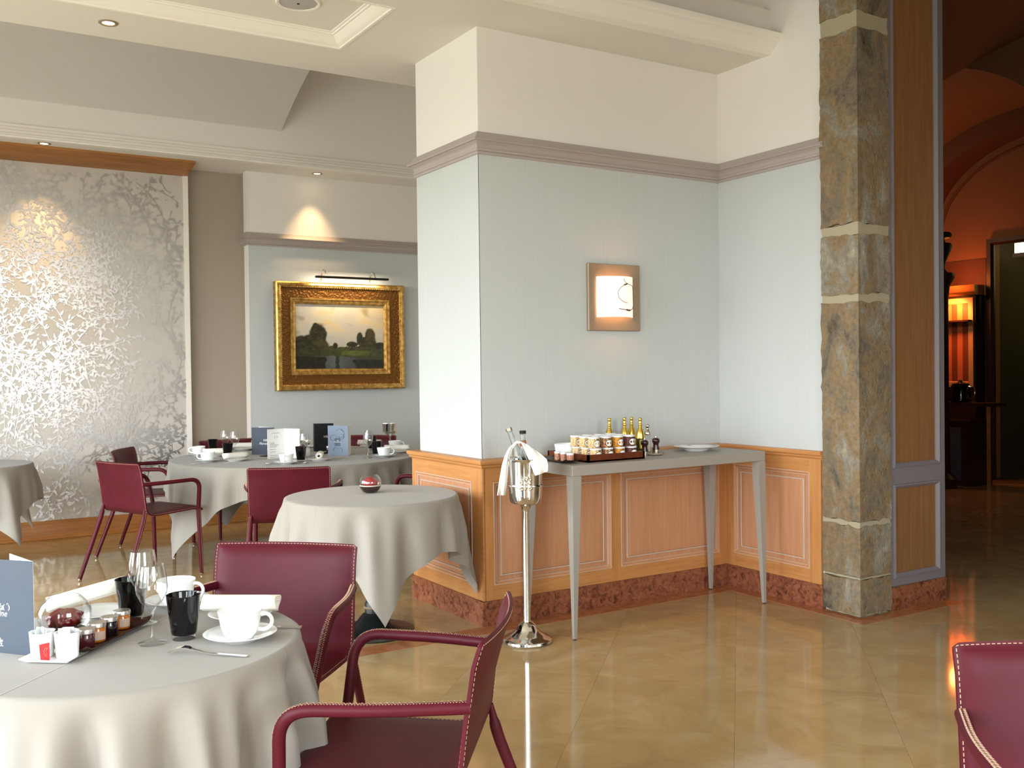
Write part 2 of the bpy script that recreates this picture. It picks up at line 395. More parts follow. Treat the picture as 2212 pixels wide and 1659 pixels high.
# ------------------------------------------------------------------ walls
def w(name, boxes, m):
    b = MB()
    for q in boxes: b.box(*q)
    return struct(b, name, m)
wall_c = w('wall_center', [(2.642, 4.573, 0, 5.13, 5.32, 3.6)], m_plaster)
wall_r = w('wall_right', [(4.402, 3.735, 0, 5.13, 4.573, 4.4), (4.64, 3.515, 0, 5.13, 3.735, 4.4), (4.402, -3, 0, 5.13, 1.0, 4.4), (4.402, 1.0, 3.75, 5.13, 3.515, 4.4)], m_plaster)
for nm, q, par in (('wallpaper_sheet', (2.640, 4.571, .89, 2.642, 5.32, 2.56), wall_c), ('wallpaper_sheet', (2.640, 4.571, .89, 4.402, 4.573, 2.56), wall_c), ('wallpaper_sheet', (4.400, 3.735, .89, 4.402, 4.571, 2.56), wall_r)):
    MB().box(*q).build(nm, m_wallpaper, par)
rail = [(0, 2.548), (.010, 2.548), (.014, 2.553), (.014, 2.561), (.010, 2.563), (.016, 2.567), (.018, 2.573), (.018, 2.578), (.013, 2.581), (.015, 2.594), (.022, 2.605), (.033, 2.611), (.033, 2.614), (.044, 2.617), (.047, 2.622), (.044, 2.628), (.034, 2.630), (.031, 2.634), (.022, 2.652), (.016, 2.667), (0, 2.667)]
MB().sweep([(3.4, 5.32), (2.642, 5.32), (2.642, 4.573), (4.402, 4.573)], rail).build('picture_rail', m_mauve, wall_c, 30)
MB().sweep([(4.402, 4.60), (4.402, 3.715)], rail).build('picture_rail', m_mauve, wall_r, 30)
# wainscot
WY, WX, WR = 4.505, 2.603, 4.386
def wains(wall, fn, u0, u1, panels, zb=.133, zt=.85):
    """fn(u, z, out): out = 0 is the face of the stiles"""
    b = MB(); P = lambda a, z0, c, z1, o0, o1: b.add([fn(x, z, o) for x in (a, c) for z in (z0, z1) for o in (o0, o1)], [(0, 1, 3, 2), (4, 6, 7, 5), (0, 4, 5, 1), (2, 3, 7, 6), (0, 2, 6, 4), (1, 5, 7, 3)])
    P(u0, zb, u1, zt, -.05, -.014)
    edges = [u0]+[e for p in panels for e in p]+[u1]
    for k in range(0, len(edges), 2): P(edges[k], zb, edges[k+1], zt, -.03, 0)
    b.build('wainscot_stiles', m_oak, wall)
    b2 = b = MB()
    for (a, c) in panels: P(a, zb, c, .215, -.03, 0); P(a, .77, c, zt, -.03, 0)
    b.build('wainscot_rails', m_oakh, wall)
    for (a, c) in panels:
        b = MB(); P(a, .215, c, .77, -.03, -.012); 
        p = b.build('wainscot_panel', m_oakpanel, wall)
        MB().frame(a, .215, c, .77, [(0, -.012), (0, .004), (.006, .004), (.010, -.002), (.016, -.003), (.020, -.012)], fn).build('panel_moulding', m_limewood, p)
        b = MB().frame(a+.05, .262, c-.05, .723, [(0, -.012), (.008, -.006), (.03, -.004), (.03, -.012)], fn); P(a+.078, .29, c-.078, .695, -.03, -.004)
        b.build('raised_field', m_oakpanel, p)
        MB().frame(a-.001, .214, c+.001, .771, [(0, -.004), (0, .005), (.0035, .005), (.0035, -.004)], fn).build('bead', m_lime, p)
        MB().frame(a+.0165, .2315, c-.0165, .7535, [(0, -.012), (0, -.002), (.003, -.002), (.003, -.012)], fn).build('bead', m_lime, p)
        MB().frame(a+.046, .258, c-.046, .727, [(0, -.012), (0, -.006), (.0035, -.004), (.0075, -.006), (.0075, -.012)], fn).build('bead', m_lime, p)
wains(wall_c, lambda a, z, o: Vector((a, WY-o, z)), WX+.012, 4.402, [(2.67, 3.465), (3.54, 4.315)])
wains(wall_c, lambda a, z, o: Vector((WX-o, a, z)), WY+.012, 5.36, [(4.622, 5.305)])
wains(wall_r, lambda a, z, o: Vector((WR-o, a, z)), 3.755, WY, [(3.838, 4.435)])
MB().tube([(WX+.008, WY+.008, .133), (WX+.008, WY+.008, .85)], .011, 8).build('corner_bead', m_oakbase, wall_c, 40)
cap = [(-.075, .845), (0, .845), (.004, .852), (.012, .856), (.014, .866), (.022, .872), (.025, .880), (.025, .888), (.020, .894), (-.075, .896)]
MB().sweep([(3.4, 5.36), (WX, 5.36), (WX, WY), (WR, WY)], cap).build('cap_rail', m_oakh, wall_c, 30)
MB().sweep([(WR, WY+.02), (WR, 3.738)], cap).build('cap_rail', m_oakh, wall_r, 30)
def skirt(wall, fn, u0, u1, n, zt=.134):
    for i in range(n):
        a, c = u0+(u1-u0)*i/n+.0008, u0+(u1-u0)*(i+1)/n-.0008
        MB().add([fn(x, z, o) for x in (a, c) for z in (0.0, zt) for o in (-.04, .012)], [(0, 1, 3, 2), (4, 6, 7, 5), (0, 4, 5, 1), (2, 3, 7, 6), (0, 2, 6, 4), (1, 5, 7, 3)]).build('skirting_slab', m_redmarble, wall)
skirt(wall_c, lambda a, z, o: Vector((a, WY-o, z)), WX-.011, WR-.012, 3)
skirt(wall_c, lambda a, z, o: Vector((WX-o, a, z)), WY-.011, 5.36, 1)
skirt(wall_r, lambda a, z, o: Vector((WR-o, a, z)), 3.737, WY-.012, 1)
skirt(wall_r, lambda a, z, o: Vector((a, 3.496-o, z)), 4.645, 5.142, 1)

# stone pillar at the opening
sp = thing('stone_pillar', 'rough weathered limestone pillar built of tall blocks beside the dark doorway', 'pillar', (4.51, 3.61, 0))
MB().box(-.108, -.105, 0, .13, .122, 3.8).build('mortar_core', m_mortar, sp)
random.seed(5)
def stone(z0, z1, k, hx=.130, hy=.125, nm='stone_block', mt=None):
    bm = bmesh.new(); bmesh.ops.create_cube(bm, size=1)
    for v in bm.verts: v.co = Vector((v.co.x*2*hx, v.co.y*2*hy, z0+(v.co.z+.5)*(z1-z0)))
    nz = max(3, int((z1-z0)/.03))
    bmesh.ops.subdivide_edges(bm, edges=[e for e in bm.edges if abs(e.verts[0].co.z-e.verts[1].co.z) > .01], cuts=nz, use_grid_fill=True)
    bmesh.ops.subdivide_edges(bm, edges=[e for e in bm.edges if abs(e.verts[0].co.z-e.verts[1].co.z) < .005], cuts=9, use_grid_fill=True)
    for v in bm.verts:
        c = v.co.copy(); q = Vector((c.x*1.0, c.y, c.z))*1.0
        n1 = noise.fractal(q*5+Vector((k*7, 0, 0)), 1.0, 2.0, 4); n2 = noise.noise(q*45+Vector((0, k*3, 0)))
        edge = (abs(c.x) > hx*.97)+(abs(c.y) > hy*.97)
        o = 0.007*n1+.0025*n2+(random.uniform(-.003, .001) if edge == 2 else 0)
        if abs(c.x) > hx*.97: v.co.x += math.copysign(o, c.x)
        if abs(c.y) > hy*.97: v.co.y += math.copysign(o, c.y)
        if abs(c.z-z1) < 1e-4 or abs(c.z-z0) < 1e-4: v.co.z += (-1 if abs(c.z-z1) < 1e-4 else 1)*(.002+.026*abs(noise.noise(q*11+Vector((k, 5, 2)))))
    me = bpy.data.meshes.new(nm); bm.to_mesh(me); bm.free(); me.materials.append(mt or m_stone)
    me.polygons.foreach_set('use_smooth', [True]*len(me.polygons)); me.set_sharp_from_angle(angle=R(50))
    o = bpy.data.objects.new(nm, me); C.objects.link(o); o.parent = sp
for k, (a, b) in enumerate([(0, .212), (.214, .508), (.515, 1.735), (1.762, 2.105), (2.145, 3.215), (3.29, 3.79)]): stone(a, b, k)
for k, (a, b) in enumerate([(.203, .224), (.486, .535), (1.700, 1.785), (2.085, 2.165), (3.19, 3.31)]): stone(a, b, k+20, .126, .121, 'mortar_joint', m_mortar)

# panelled reveal of the doorway
m_tan = mat('shaded_tan_fabric', rgb(132, 90, 48), 0.8); tn = ntex(m_tan, coords(m_tan, (60, 60, 3), 'World'), 1, 3); L(m_tan, ramp(m_tan, tn, [(0.3, rgb(124, 82, 42)), (0.7, rgb(138, 96, 54))]), bsdf(m_tan).inputs['Base Color'])  # tan fabric darkened likewise, with the doorway's shade in its colour
JY = 3.496
def JP(a, z, o): return Vector((a, JY-o, z))
b = MB(); b.box(4.642, JY, .134, 4.69, 3.515, 3.75); b.box(5.09, JY, .134, 5.14, 3.515, 3.75); b.box(4.69, JY, .134, 5.09, 3.515, .19); b.box(4.69, JY, .695, 5.09, 3.515, .812); b.box(4.69, JY, 3.6, 5.09, 3.515, 3.75)
b.build('reveal_frame', m_lilacgrey, wall_r)
for (z0, z1) in ((.19, .695), (.812, 3.6)):
    p = MB().box(4.69, 3.508, z0, 5.09, 3.52, z1).build('reveal_panel', m_tan, wall_r)
    MB().frame(4.678, z0-.012, 5.098, z1+.012, [(0, 0), (.002, .008), (.010, .010), (.016, .004), (.026, -.006), (.026, -.014), (0, -.014)], JP).build('panel_moulding', m_lilacgrey, p)
MB().box(5.13, 3.50, 0, 5.155, 4.2, 3.75).build('reveal_edge', m_lilacgrey, wall_r)

# ------------------------------------------------------------------ back walls
wall_b = w('wall_back', [(2.665, 8.85, 0, 4.9, 9.4, 3.3), (-2.4, 9.04, 0, 2.7, 9.4, 3.3)], m_plaster)
MB().box(2.663, 8.848, 0, 4.65, 8.85, 2.56).build('wallpaper_sheet', m_wallpaper, wall_b)
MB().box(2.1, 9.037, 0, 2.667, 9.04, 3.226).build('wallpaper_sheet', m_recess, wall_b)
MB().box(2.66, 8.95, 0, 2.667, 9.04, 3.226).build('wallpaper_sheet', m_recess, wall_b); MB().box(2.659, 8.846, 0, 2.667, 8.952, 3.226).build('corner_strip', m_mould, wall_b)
MB().sweep([(2.665, 9.12), (2.665, 8.85), (4.7, 8.85)], rail).build('picture_rail', m_mauve, wall_b, 30)
MB().box(2.667, 8.835, 0, 4.65, 8.85, .15).build('skirting_board', m_oakbase, wall_b)
wall_p = w('wall_left', [(-2.3, 8.965, 0, 2.13, 9.12, 3.226)], m_silk)
MB().box(2.118, 8.955, .15, 2.162, 9.12, 3.2).build('edge_strip', m_mould, wall_p)
sk = [(0, 0), (.035, 0), (.04, .01), (.036, .02), (.022, .028), (.022, .125), (.016, .14), (.012, .155), (0, .16)]
MB().sweep([(-2.3, 8.965), (2.66, 8.965)], sk).build('skirting_board', m_oakbase, wall_p, 30)
MB().prism([(8.64, 3.226), (8.64, 3.208), (8.67, 3.200), (8.70, 3.196), (8.76, 3.176), (8.80, 3.172), (8.88, 3.156), (8.965, 3.146), (8.965, 3.226)], lambda y, z, x: (x, y, z), -2.3, 2.155).build('cornice', m_oakbase, wall_p)
# leaf print on the silk: vines with leaves, berries
random.seed(11); lp = MB(); YL = 8.9625
taken = {}
def leaf(x, z, ang, ln, wd):
    mx_, mz_ = x+math.cos(ang)*ln*.5, z+math.sin(ang)*ln*.5; ky = (round(mx_/.034), round(mz_/.034)); small = ln < .02
    if not small:
        if any((ky[0]+i, ky[1]+j) in taken for i in (0,) for j in (0,)): return
        taken[ky] = 1
    n = 6; pts = []; yy = YL-random.uniform(0, .002)
    for s in (1, -1):
        rng = range(n+1) if s == 1 else range(n-1, 0, -1)
        for i in rng:
            t = i/n; a = ln*t; o = s*wd*math.sin(math.pi*t**.8)*(1-.25*t)+.12*ln*t*(1-t)
            pts.append((x+a*math.cos(ang)-o*math.sin(ang), yy, z+a*math.sin(ang)+o*math.cos(ang)))
    lp.add(pts, [tuple(range(len(pts)))])
def strip(pts, wd):
    vs = []; yy = YL+random.uniform(.0002, .0010)
    for i, (x, z) in enumerate(pts):
        a = pts[max(0, i-1)]; b = pts[min(len(pts)-1, i+1)]; dx, dz = b[0]-a[0], b[1]-a[1]; l = math.hypot(dx, dz) or 1
        vs += [(x-dz/l*wd, yy, z+dx/l*wd), (x+dz/l*wd, yy, z-dx/l*wd)]
    lp.add(vs, [(2*i, 2*i+2, 2*i+3, 2*i+1) for i in range(len(pts)-1)])
def vine(x, z, ang, length, depth=0):
    k = random.choice((-1, 1))*random.uniform(.6, 3.2); pts = [(x, z)]; s = 0; nxt = random.uniform(.02, .06); side = random.choice((-1, 1))
    while s < length:
        x += .015*math.cos(ang); z += .015*math.sin(ang); ang += k*.015; s += .015
        if random.random() < .03: k = -k*random.uniform(.6, 1.3)
        if not (-.45 < x < 2.10 and .17 < z < 3.12): break
        pts.append((x, z)); nxt -= .015
        if nxt <= 0:
            nxt = random.uniform(.022, .055); side = -side; ln = random.uniform(.036, .062)
            if random.random() < .16:
                for q in range(random.randint(5, 9)): leaf(x+random.uniform(-.03, .03), z+random.uniform(-.05, .05), random.uniform(0, 6.28), .013, .005)
            elif random.random() < .3:
                for q in (-.6, 0, .6): leaf(x, z, ang+side*.8+q, ln, ln*.21)
            else: leaf(x, z, ang+side*random.uniform(.5, 1.1), ln, ln*.21); 
            if depth < 2 and random.random() < .16: vine(x, z, ang+side*random.uniform(.7, 1.3), random.uniform(.15, .45), depth+1)
    if len(pts) > 2: strip(pts, .0034 if depth == 0 else .0022)
for gx in range(11):
    for gz in range(12):
        x0, z0 = -.4+gx*.245+random.uniform(-.1, .1), .2+gz*.26+random.uniform(-.1, .1)
        vine(x0, z0, random.uniform(0, 6.28), random.uniform(.6, 1.2)); 
lp.f = [q for q in lp.f]
leafo = lp.build('leaf_print', m_leafprint, wall_p, kind='stuff')

# outer walls with the window openings, far dark-room walls
def wall_open(name, fn, a, b, wins, z1, m, WZ=WZ):
    mb = MB(); e = a
    for (p, q) in wins+[(b, b)]:
        mb.add([fn(x, z, o) for x in (e, p) for z in (0, z1) for o in (0, .2)], [(0, 1, 3, 2), (4, 6, 7, 5), (0, 4, 5, 1), (2, 3, 7, 6), (0, 2, 6, 4), (1, 5, 7, 3)])
        if q > p:
            for (s, t) in ((0, WZ[0]), (WZ[1], z1)): mb.add([fn(x, z, o) for x in (p, q) for z in (s, t) for o in (0, .2)], [(0, 1, 3, 2), (4, 6, 7, 5), (0, 4, 5, 1), (2, 3, 7, 6), (0, 2, 6, 4), (1, 5, 7, 3)])
        e = q
    return struct(mb, name, m)
wall_open('wall_window', lambda a, z, o: Vector((-2.3-o, a, z)), -3.2, 9.4, WIN_LEFT, 4.4, m_plaster)
wall_open('wall_front', lambda a, z, o: Vector((a, -3.0-o, z)), -2.5, 11.2, WIN_BACK, 4.4, m_plaster, WZB)
k = 0
for wins, fn, WW in ((WIN_LEFT, lambda a, z, o: Vector((-2.3-o, a, z)), WZ), (WIN_BACK, lambda a, z, o: Vector((a, -3.0-o, z)), WZB)):
    for (a, b) in wins:
        k += 1; mb = MB(); bar = lambda p, q, s, t: mb.add([fn(x, z, o) for x in (p, q) for z in (s, t) for o in (.05, .10)], [(0, 1, 3, 2), (4, 6, 7, 5), (0, 4, 5, 1), (2, 3, 7, 6), (0, 2, 6, 4), (1, 5, 7, 3)])
        bar(a, a+.06, *WW); bar(b-.06, b, *WW); bar(a, b, WW[0], WW[0]+.06); bar(a, b, WW[1]-.06, WW[1]); bar((a+b)/2-.035, (a+b)/2+.035, *WW); bar(a, b, 1.98, 2.04)
        struct(mb, 'window_%d' % k, m_mould)

# ------------------------------------------------------------------ ceilings
def ceil(name, boxes, m): return w(name, boxes, m)
ce = ceil('ceiling', [(-2.4, 5.29, HC, 4.7, 5.75, 3.5), (-2.4, 4.554, HC, -.5, 5.29, 3.5), (2.147, 4.554, HC, 4.7, 5.29, 3.5), (-2.4, 4.12, HC, 4.402, 4.554, 3.5), (-2.4, -3.1, HC, 2.45, 4.12, 3.5), (2.45, -3.1, HC, 4.402, 1.6, 3.5)], m_ceiling)
# coffer with its moulding and speaker
MB().box(-.55, 4.5, 3.30, 2.2, 5.34, 3.32).build('coffer_panel', m_ceiling, ce)
cof = [(-.006, -.004), (.010, -.004), (.012, .004), (.022, .008), (.036, .020), (.050, .034), (.060, .044), (.064, .048), (.074, .048), (.076, .056), (.086, .058), (.090, .066), (.090, .075), (-.006, .075)]
MB().frame(-.5, 4.554, 2.147, 5.29, cof, lambda a, b, o: Vector((a, b, HC+o))).build('coffer_moulding', m_mould, ce, 30)
# high void in front of the alcove with a crown cornice along its edge
vo = ceil('ceiling_void', [(2.45, 1.6, 4.3, 4.402, 4.3, 4.4), (2.35, 1.6, 3.5, 2.45, 4.3, 4.4), (2.45, 4.17, 3.3, 4.402, 4.27, 4.4), (2.35, 1.5, 3.5, 4.402, 1.6, 4.4)], m_ceiling)
crown = [(.06, HC-.003), (-.002, HC-.003), (-.004, HC+.008), (-.014, HC+.014), (-.034, HC+.030), (-.048, HC+.048), (-.056, HC+.054), (-.066, HC+.056), (-.070, HC+.070), (-.082, HC+.076), (-.090, HC+.090), (-.092, HC+.100), (.06, HC+.100)]
MB().prism(crown, lambda y, z, x: (x, 4.12+y, z), 2.45, 4.402).build('crown_moulding', m_mould, vo, 30)
# barrel vault over the far part of the room
cy, cz, rv = 6.62, .47, 3.60
arc = []
for i in range(25):
    t = i/24; y = 8.5+(5.75-8.5)*t; arc.append((y, cz+math.sqrt(rv*rv-(y-cy)**2)))
va = MB().prism(arc+[(5.75, 4.5), (8.5, 4.5)], lambda y, z, x: (x, y, z), -2.4, 2.88)
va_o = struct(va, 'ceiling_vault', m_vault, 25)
ceil('ceiling_recess', [(2.88, 5.7, 4.4, 4.9, 8.6, 4.5), (4.8, 5.7, 3.2, 4.9, 8.6, 4.5), (-2.4, 5.65, 3.4, 4.9, 5.75, 4.5)], m_ceiling)
bulk = ceil('wall_bulkhead', [(-2.4, 8.5, 3.226, 4.9, 9.4, 4.5)], m_plaster)
cor = [(0, 3.222), (.070, 3.222), (.072, 3.236), (.062, 3.240), (.060, 3.256), (.050, 3.262), (.046, 3.284), (.034, 3.290), (.030, 3.310), (.018, 3.316), (.016, 3.340), (0, 3.344)]
MB().sweep([(-2.3, 8.5), (4.8, 8.5)], cor).build('cornice', m_mould, bulk, 30)
struct(MB().box(-2.5, -3.2, 4.5, 11.3, 9.5, 4.6), 'ceiling_roof', m_ceiling)
w('wall_divide', [(4.75, 5.32, 0, 5.13, 9.4, 4.4)], m_plaster)

# ------------------------------------------------------------------ dark vaulted room beyond the doorway
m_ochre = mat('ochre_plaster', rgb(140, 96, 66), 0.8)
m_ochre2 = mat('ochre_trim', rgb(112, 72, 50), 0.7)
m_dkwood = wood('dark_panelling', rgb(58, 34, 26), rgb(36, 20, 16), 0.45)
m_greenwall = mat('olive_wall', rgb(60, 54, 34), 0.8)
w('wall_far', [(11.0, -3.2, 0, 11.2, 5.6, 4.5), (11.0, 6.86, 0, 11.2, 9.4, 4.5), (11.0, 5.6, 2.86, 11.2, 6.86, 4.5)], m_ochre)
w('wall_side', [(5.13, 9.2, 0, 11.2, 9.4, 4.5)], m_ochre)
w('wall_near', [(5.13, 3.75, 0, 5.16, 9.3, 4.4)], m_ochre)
# vaults: a barrel meeting the far wall, a deeper one in front of it
def barrel(name, x0, x1, cyy, zs, half, rise, m, y0, y1, zt=4.5):
    pts = [(cyy+half*math.cos(math.pi*i/28), zs+rise*math.sin(math.pi*i/28)) for i in range(29)]
    poly = [(y1, zs), (y1, zt), (y0, zt), (y0, zs)]
    pts = pts[::-1] if pts[0][0] < pts[-1][0] else pts
    return struct(MB().prism(pts+[(y0, zs), (y0, zt), (y1, zt), (y1, zs)], lambda y, z, x: (x, y, z), x0, x1), name, m, 25)
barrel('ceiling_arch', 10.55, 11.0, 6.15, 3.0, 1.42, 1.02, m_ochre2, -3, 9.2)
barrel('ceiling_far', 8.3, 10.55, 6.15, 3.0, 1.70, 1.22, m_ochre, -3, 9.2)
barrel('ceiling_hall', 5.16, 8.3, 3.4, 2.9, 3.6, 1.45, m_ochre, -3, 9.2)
wf = bpy.data.objects['wall_far']
MB().tube([(10.985, 6.15+1.34*math.cos(math.pi*i/28), 2.98+.94*math.sin(math.pi*i/28)) for i in range(29)], .014, 6).build('arch_bead', m_ochre2, wf, 60)
MB().box(10.985, 6.9, 0, 11.0, 9.2, 2.64).build('dado_field', mat('brown_dado', rgb(92, 54, 40), 0.7), wf)
# doorway in the far wall
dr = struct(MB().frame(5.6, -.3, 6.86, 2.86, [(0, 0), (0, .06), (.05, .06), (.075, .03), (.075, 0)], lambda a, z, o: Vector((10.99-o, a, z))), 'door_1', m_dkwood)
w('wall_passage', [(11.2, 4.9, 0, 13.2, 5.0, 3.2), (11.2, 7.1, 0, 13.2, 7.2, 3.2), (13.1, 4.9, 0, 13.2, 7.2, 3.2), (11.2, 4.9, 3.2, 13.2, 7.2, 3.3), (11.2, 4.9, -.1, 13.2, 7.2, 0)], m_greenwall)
pl = thing('ceiling_light_strip', 'glowing strip light seen high through the far dark doorway', 'light', (11.6, 6.66, 2.75))
MB().box(-.05, -.22, -.02, .05, .22, .10).build('diffuser', mat('lit_diffuser', (1, 1, 1, 1), 0.5, emis=rgb(255, 236, 190), es=1.6), pl)
MB().box(-.06, -.24, -.07, .06, .24, -.022).build('housing', m_mould, pl)
# panelled wall bay with a lit top
bay = thing('wall_cabinet', 'tall striped wall cabinet with lamp-lit orange top in the dark room', 'cabinet', (10.8, 7.15, 0))
MB().box(0, -.23, .2, .19, .55, 2.2).build('carcass', m_dkwood, bay)
MB().prism([(-.02, 2.2), (-.06, 2.24), (-.07, 2.32), (.19, 2.32), (.19, 2.2)], lambda x, z, y: (x, y, z), -.26, .56).build('cornice', m_oakbase, bay)
MB().frame(-.21, 1.1, .50, 2.17, [(0, 0), (0, .02), (.06, .02), (.07, .004), (.07, 0)], lambda a, z, o: Vector((-o, a, z))).build('panel_frame', mat('cream_frame', rgb(190, 150, 110), 0.5), bay)
for i in range(8): MB().box(-.006, -.14+i*.072, 1.17, 0, -.07+i*.072, 2.10).build('stripe', mat('stripe_a', rgb(196, 110, 70), 0.6) if i % 2 else mat('stripe_b', rgb(120, 58, 44), 0.6), bay)
MB().box(-.10, -.20, 1.885, -.006, .5, 1.905).build('shelf', m_dkwood, bay)
lamp('cabinet_lamp', 'SPOT', (10.60, 7.12, 2.12), 16.0, rgb(255, 140, 60)[:3], spot_size=R(150), spot_blend=.8, shadow_soft_size=.06, aim=(10.80, 7.2, 1.9))
lamp('cabinet_uplight', 'POINT', (10.62, 7.12, 2.40), 4.0, rgb(255, 130, 60)[:3], shadow_soft_size=.05)
# sideboard with coffee pot
sb = thing('sideboard', 'dark sideboard with brass-edged top in the unlit room', 'sideboard', (10.25, 6.95, 0))
MB().box(-.18, -.42, .0, .25, .9, .72).build('carcass', m_dkwood, sb)
MB().box(-.2, -.44, .72, .27, .92, .755).build('worktop', m_dkwood, sb)
MB().box(-.205, -.44, .735, -.2, .92, .755).build('edge_trim', m_goldorn, sb)
MB().box(-.05, -.58, .90, .27, .92, .935).build('shelf', m_dkwood, sb); MB().box(-.03, -.56, 0, .0, -.53, .9).build('post', m_oakbase, sb)
for i in range(2): MB().box(-.19, -.32+i*.3, .06, -.18, -.08+i*.3, .66, .004).build('door', mat('blue_grey_door', rgb(70, 70, 82), 0.6), sb)
kt = thing('coffee_pot', 'shiny dark coffee pot on the sideboard in the unlit room', 'pot', (10.35, 6.82, .937))
MB().lathe([(0, 0), (.11, 0), (.115, .02), (.11, .17), (.09, .215), (.03, .23), (.02, .25), (.0, .26)], 20).build('body', m_blackglass, kt, 40)
MB().tube([(0, -.105, .18), (0, -.17, .17), (0, -.18, .09), (0, -.11, .04)], .012, 8).build('handle', m_silver, kt, 60)
# tall dark stand with an urn
um = thing('pedestal', 'tall dark turned pedestal just inside the doorway of the dark room', 'pedestal', (9.8, 6.70, 0))
MB().lathe([(0, 0), (.16, 0), (.16, .1), (.10, .16), (.085, 1.0), (.085, 2.1), (.10, 2.25), (.15, 2.34), (.15, 2.39), (0, 2.39)], 20).build('column', m_dkwood, um, 40)
un = thing('urn', 'black two-tier urn on the pedestal in the dark room', 'urn', (9.8, 6.69, 2.392))
MB().lathe([(0, 0), (.08, 0), (.04, .05), (.05, .12), (.11, .26), (.12, .31), (.10, .33), (.05, .34), (.04, .38), (.10, .39), (.12, .42), (.10, .45), (0, .455)], 20).build('body', m_black, un, 40)
lamp('dark_room_lamp', 'POINT', (9.2, 7.6, 2.9), 9, rgb(255, 200, 150)[:3], shadow_soft_size=.2)
lamp('passage_lamp', 'POINT', (12.3, 6.0, 2.6), 5, rgb(230, 210, 120)[:3], shadow_soft_size=.2)

# ------------------------------------------------------------------ light fittings in the dining room
m_bulb = mat('lit_bulb', (1, 1, 1, 1), emis=rgb(255, 226, 180), es=9.0)
def downlight(label, x, y, z, energy, size, blend, aim):
    t = thing('downlight', label, 'light', (x, y, z), group='recessed downlights')
    MB().lathe([(.030, -.002), (.033, -.005), (.045, -.006), (.050, -.003), (.050, .0), (.030, .0)], 24).build('trim_ring', m_brass, t, 40)
    MB().lathe([(0, -.0015), (.030, -.001), (.030, .002), (0, .002)], 20).build('bulb', m_bulb, t)
    lamp('downlight_beam', 'SPOT', (x, y, z-.012), energy, rgb(255, 206, 150)[:3], spot_size=R(size), spot_blend=blend, shadow_soft_size=.025, aim=aim)
downlight('lit downlight in the near ceiling left of the coffer', .931, 5.498, HC, 25, 70, .6, (.931, 5.5, 0))
downlight('lit downlight above the oak cornice of the silver leaf wall', .953, 8.56, 3.226, 26, 62, .9, (.95, 8.93, 2.2))
downlight('lit downlight in the soffit above the gilt-framed painting', 3.268, 8.66, 3.226, 20, 66, 1.0, (3.27, 8.76, 2))
sk_ = thing('ceiling_speaker', 'round grey loudspeaker grille flush in the ceiling coffer', 'speaker', (1.755, 4.885, 3.30))
MB().lathe([(.098, -.001), (.098, -.006), (.110, -.008), (.116, -.004), (.116, 0), (.098, 0)], 40).build('rim', m_mould, sk_, 40)
MB().lathe([(0, -.008), (.05, -.0065), (.098, -.003), (.098, 0), (0, 0)], 40).build('grille', mat('speaker_grille', rgb(176, 174, 170), 0.6), sk_, 60)
MB().lathe([(0, -.011), (.007, -.0105), (.007, -.005), (0, -.005)], 12).build('tweeter', m_black, sk_)

# wall sconce on the alcove wall
sc = thing('wall_sconce', 'lit curved glass wall sconce on a bronze square backplate', 'lamp', (3.545, 4.571, 1.60))
MB().box(-.192, -.022, 0, .192, 0, .392, .003).build('backplate', m_brass, sc)
m_shade = mat('lit_opal_glass', rgb(250, 240, 228), 0.3, emis=rgb(255, 218, 190), es=0.30)
def shadept(a, z, o=0):
    t = R(-62)+R(124)*a; rr = .150+o; return Vector((-.006+rr*math.sin(t), -.022-.006-(rr*math.cos(t)-.150*math.cos(R(62))), z))
b = MB(); b.grid(lambda a, v: shadept(a, .078+.236*v), 18, 1); b.grid(lambda a, v: shadept(a, .078+.236*v, -.005), 18, 1)
shd = b.build('shade', m_shade, sc, 60)
m_motif = mat('brown_motif', rgb(70, 30, 22), 0.5)
mo = MB()
def curve(ps, r0=.0016):
    out = []
    for i in range(len(ps)-1):
        for k in range(6):
            t = k/6; p0 = ps[max(0, i-1)]; p1 = ps[i]; p2 = ps[i+1]; p3 = ps[min(len(ps)-1, i+2)]
            f = lambda j: .5*((2*p1[j])+(-p0[j]+p2[j])*t+(2*p0[j]-5*p1[j]+4*p2[j]-p3[j])*t*t+(-p0[j]+3*p1[j]-3*p2[j]+p3[j])*t**3)
            out.append((f(0), f(1)))
    out.append(ps[-1]); mo.tube([shadept(.40+(a-.61)*1.387, .078+.236*v, .0012) for a, v in out], r0, 4)
curve([(.70, .95), (.71, .88), (.76, .82), (.84, .80), (.92, .77), (.95, .70)])
curve([(.76, .82), (.68, .76), (.62, .66), (.61, .54), (.64, .43), (.71, .36), (.76, .345)])
curve([(.95, .70), (.96, .60), (.985, .50), (.96, .42)]); curve([(.62, .20), (.70, .18), (.80, .165), (.90, .21), (.96, .28)], .0022)
curve([(.70, .79), (.73, .80), (.76, .825)], .004); curve([(.74, .175), (.79, .165), (.82, .17)], .005)
mo.build('flower_motif', m_motif, shd)
lamp('sconce_bulb', 'POINT', (3.54, 4.52, 1.795), 0.7, rgb(255, 190, 130)[:3], shadow_soft_size=.03)

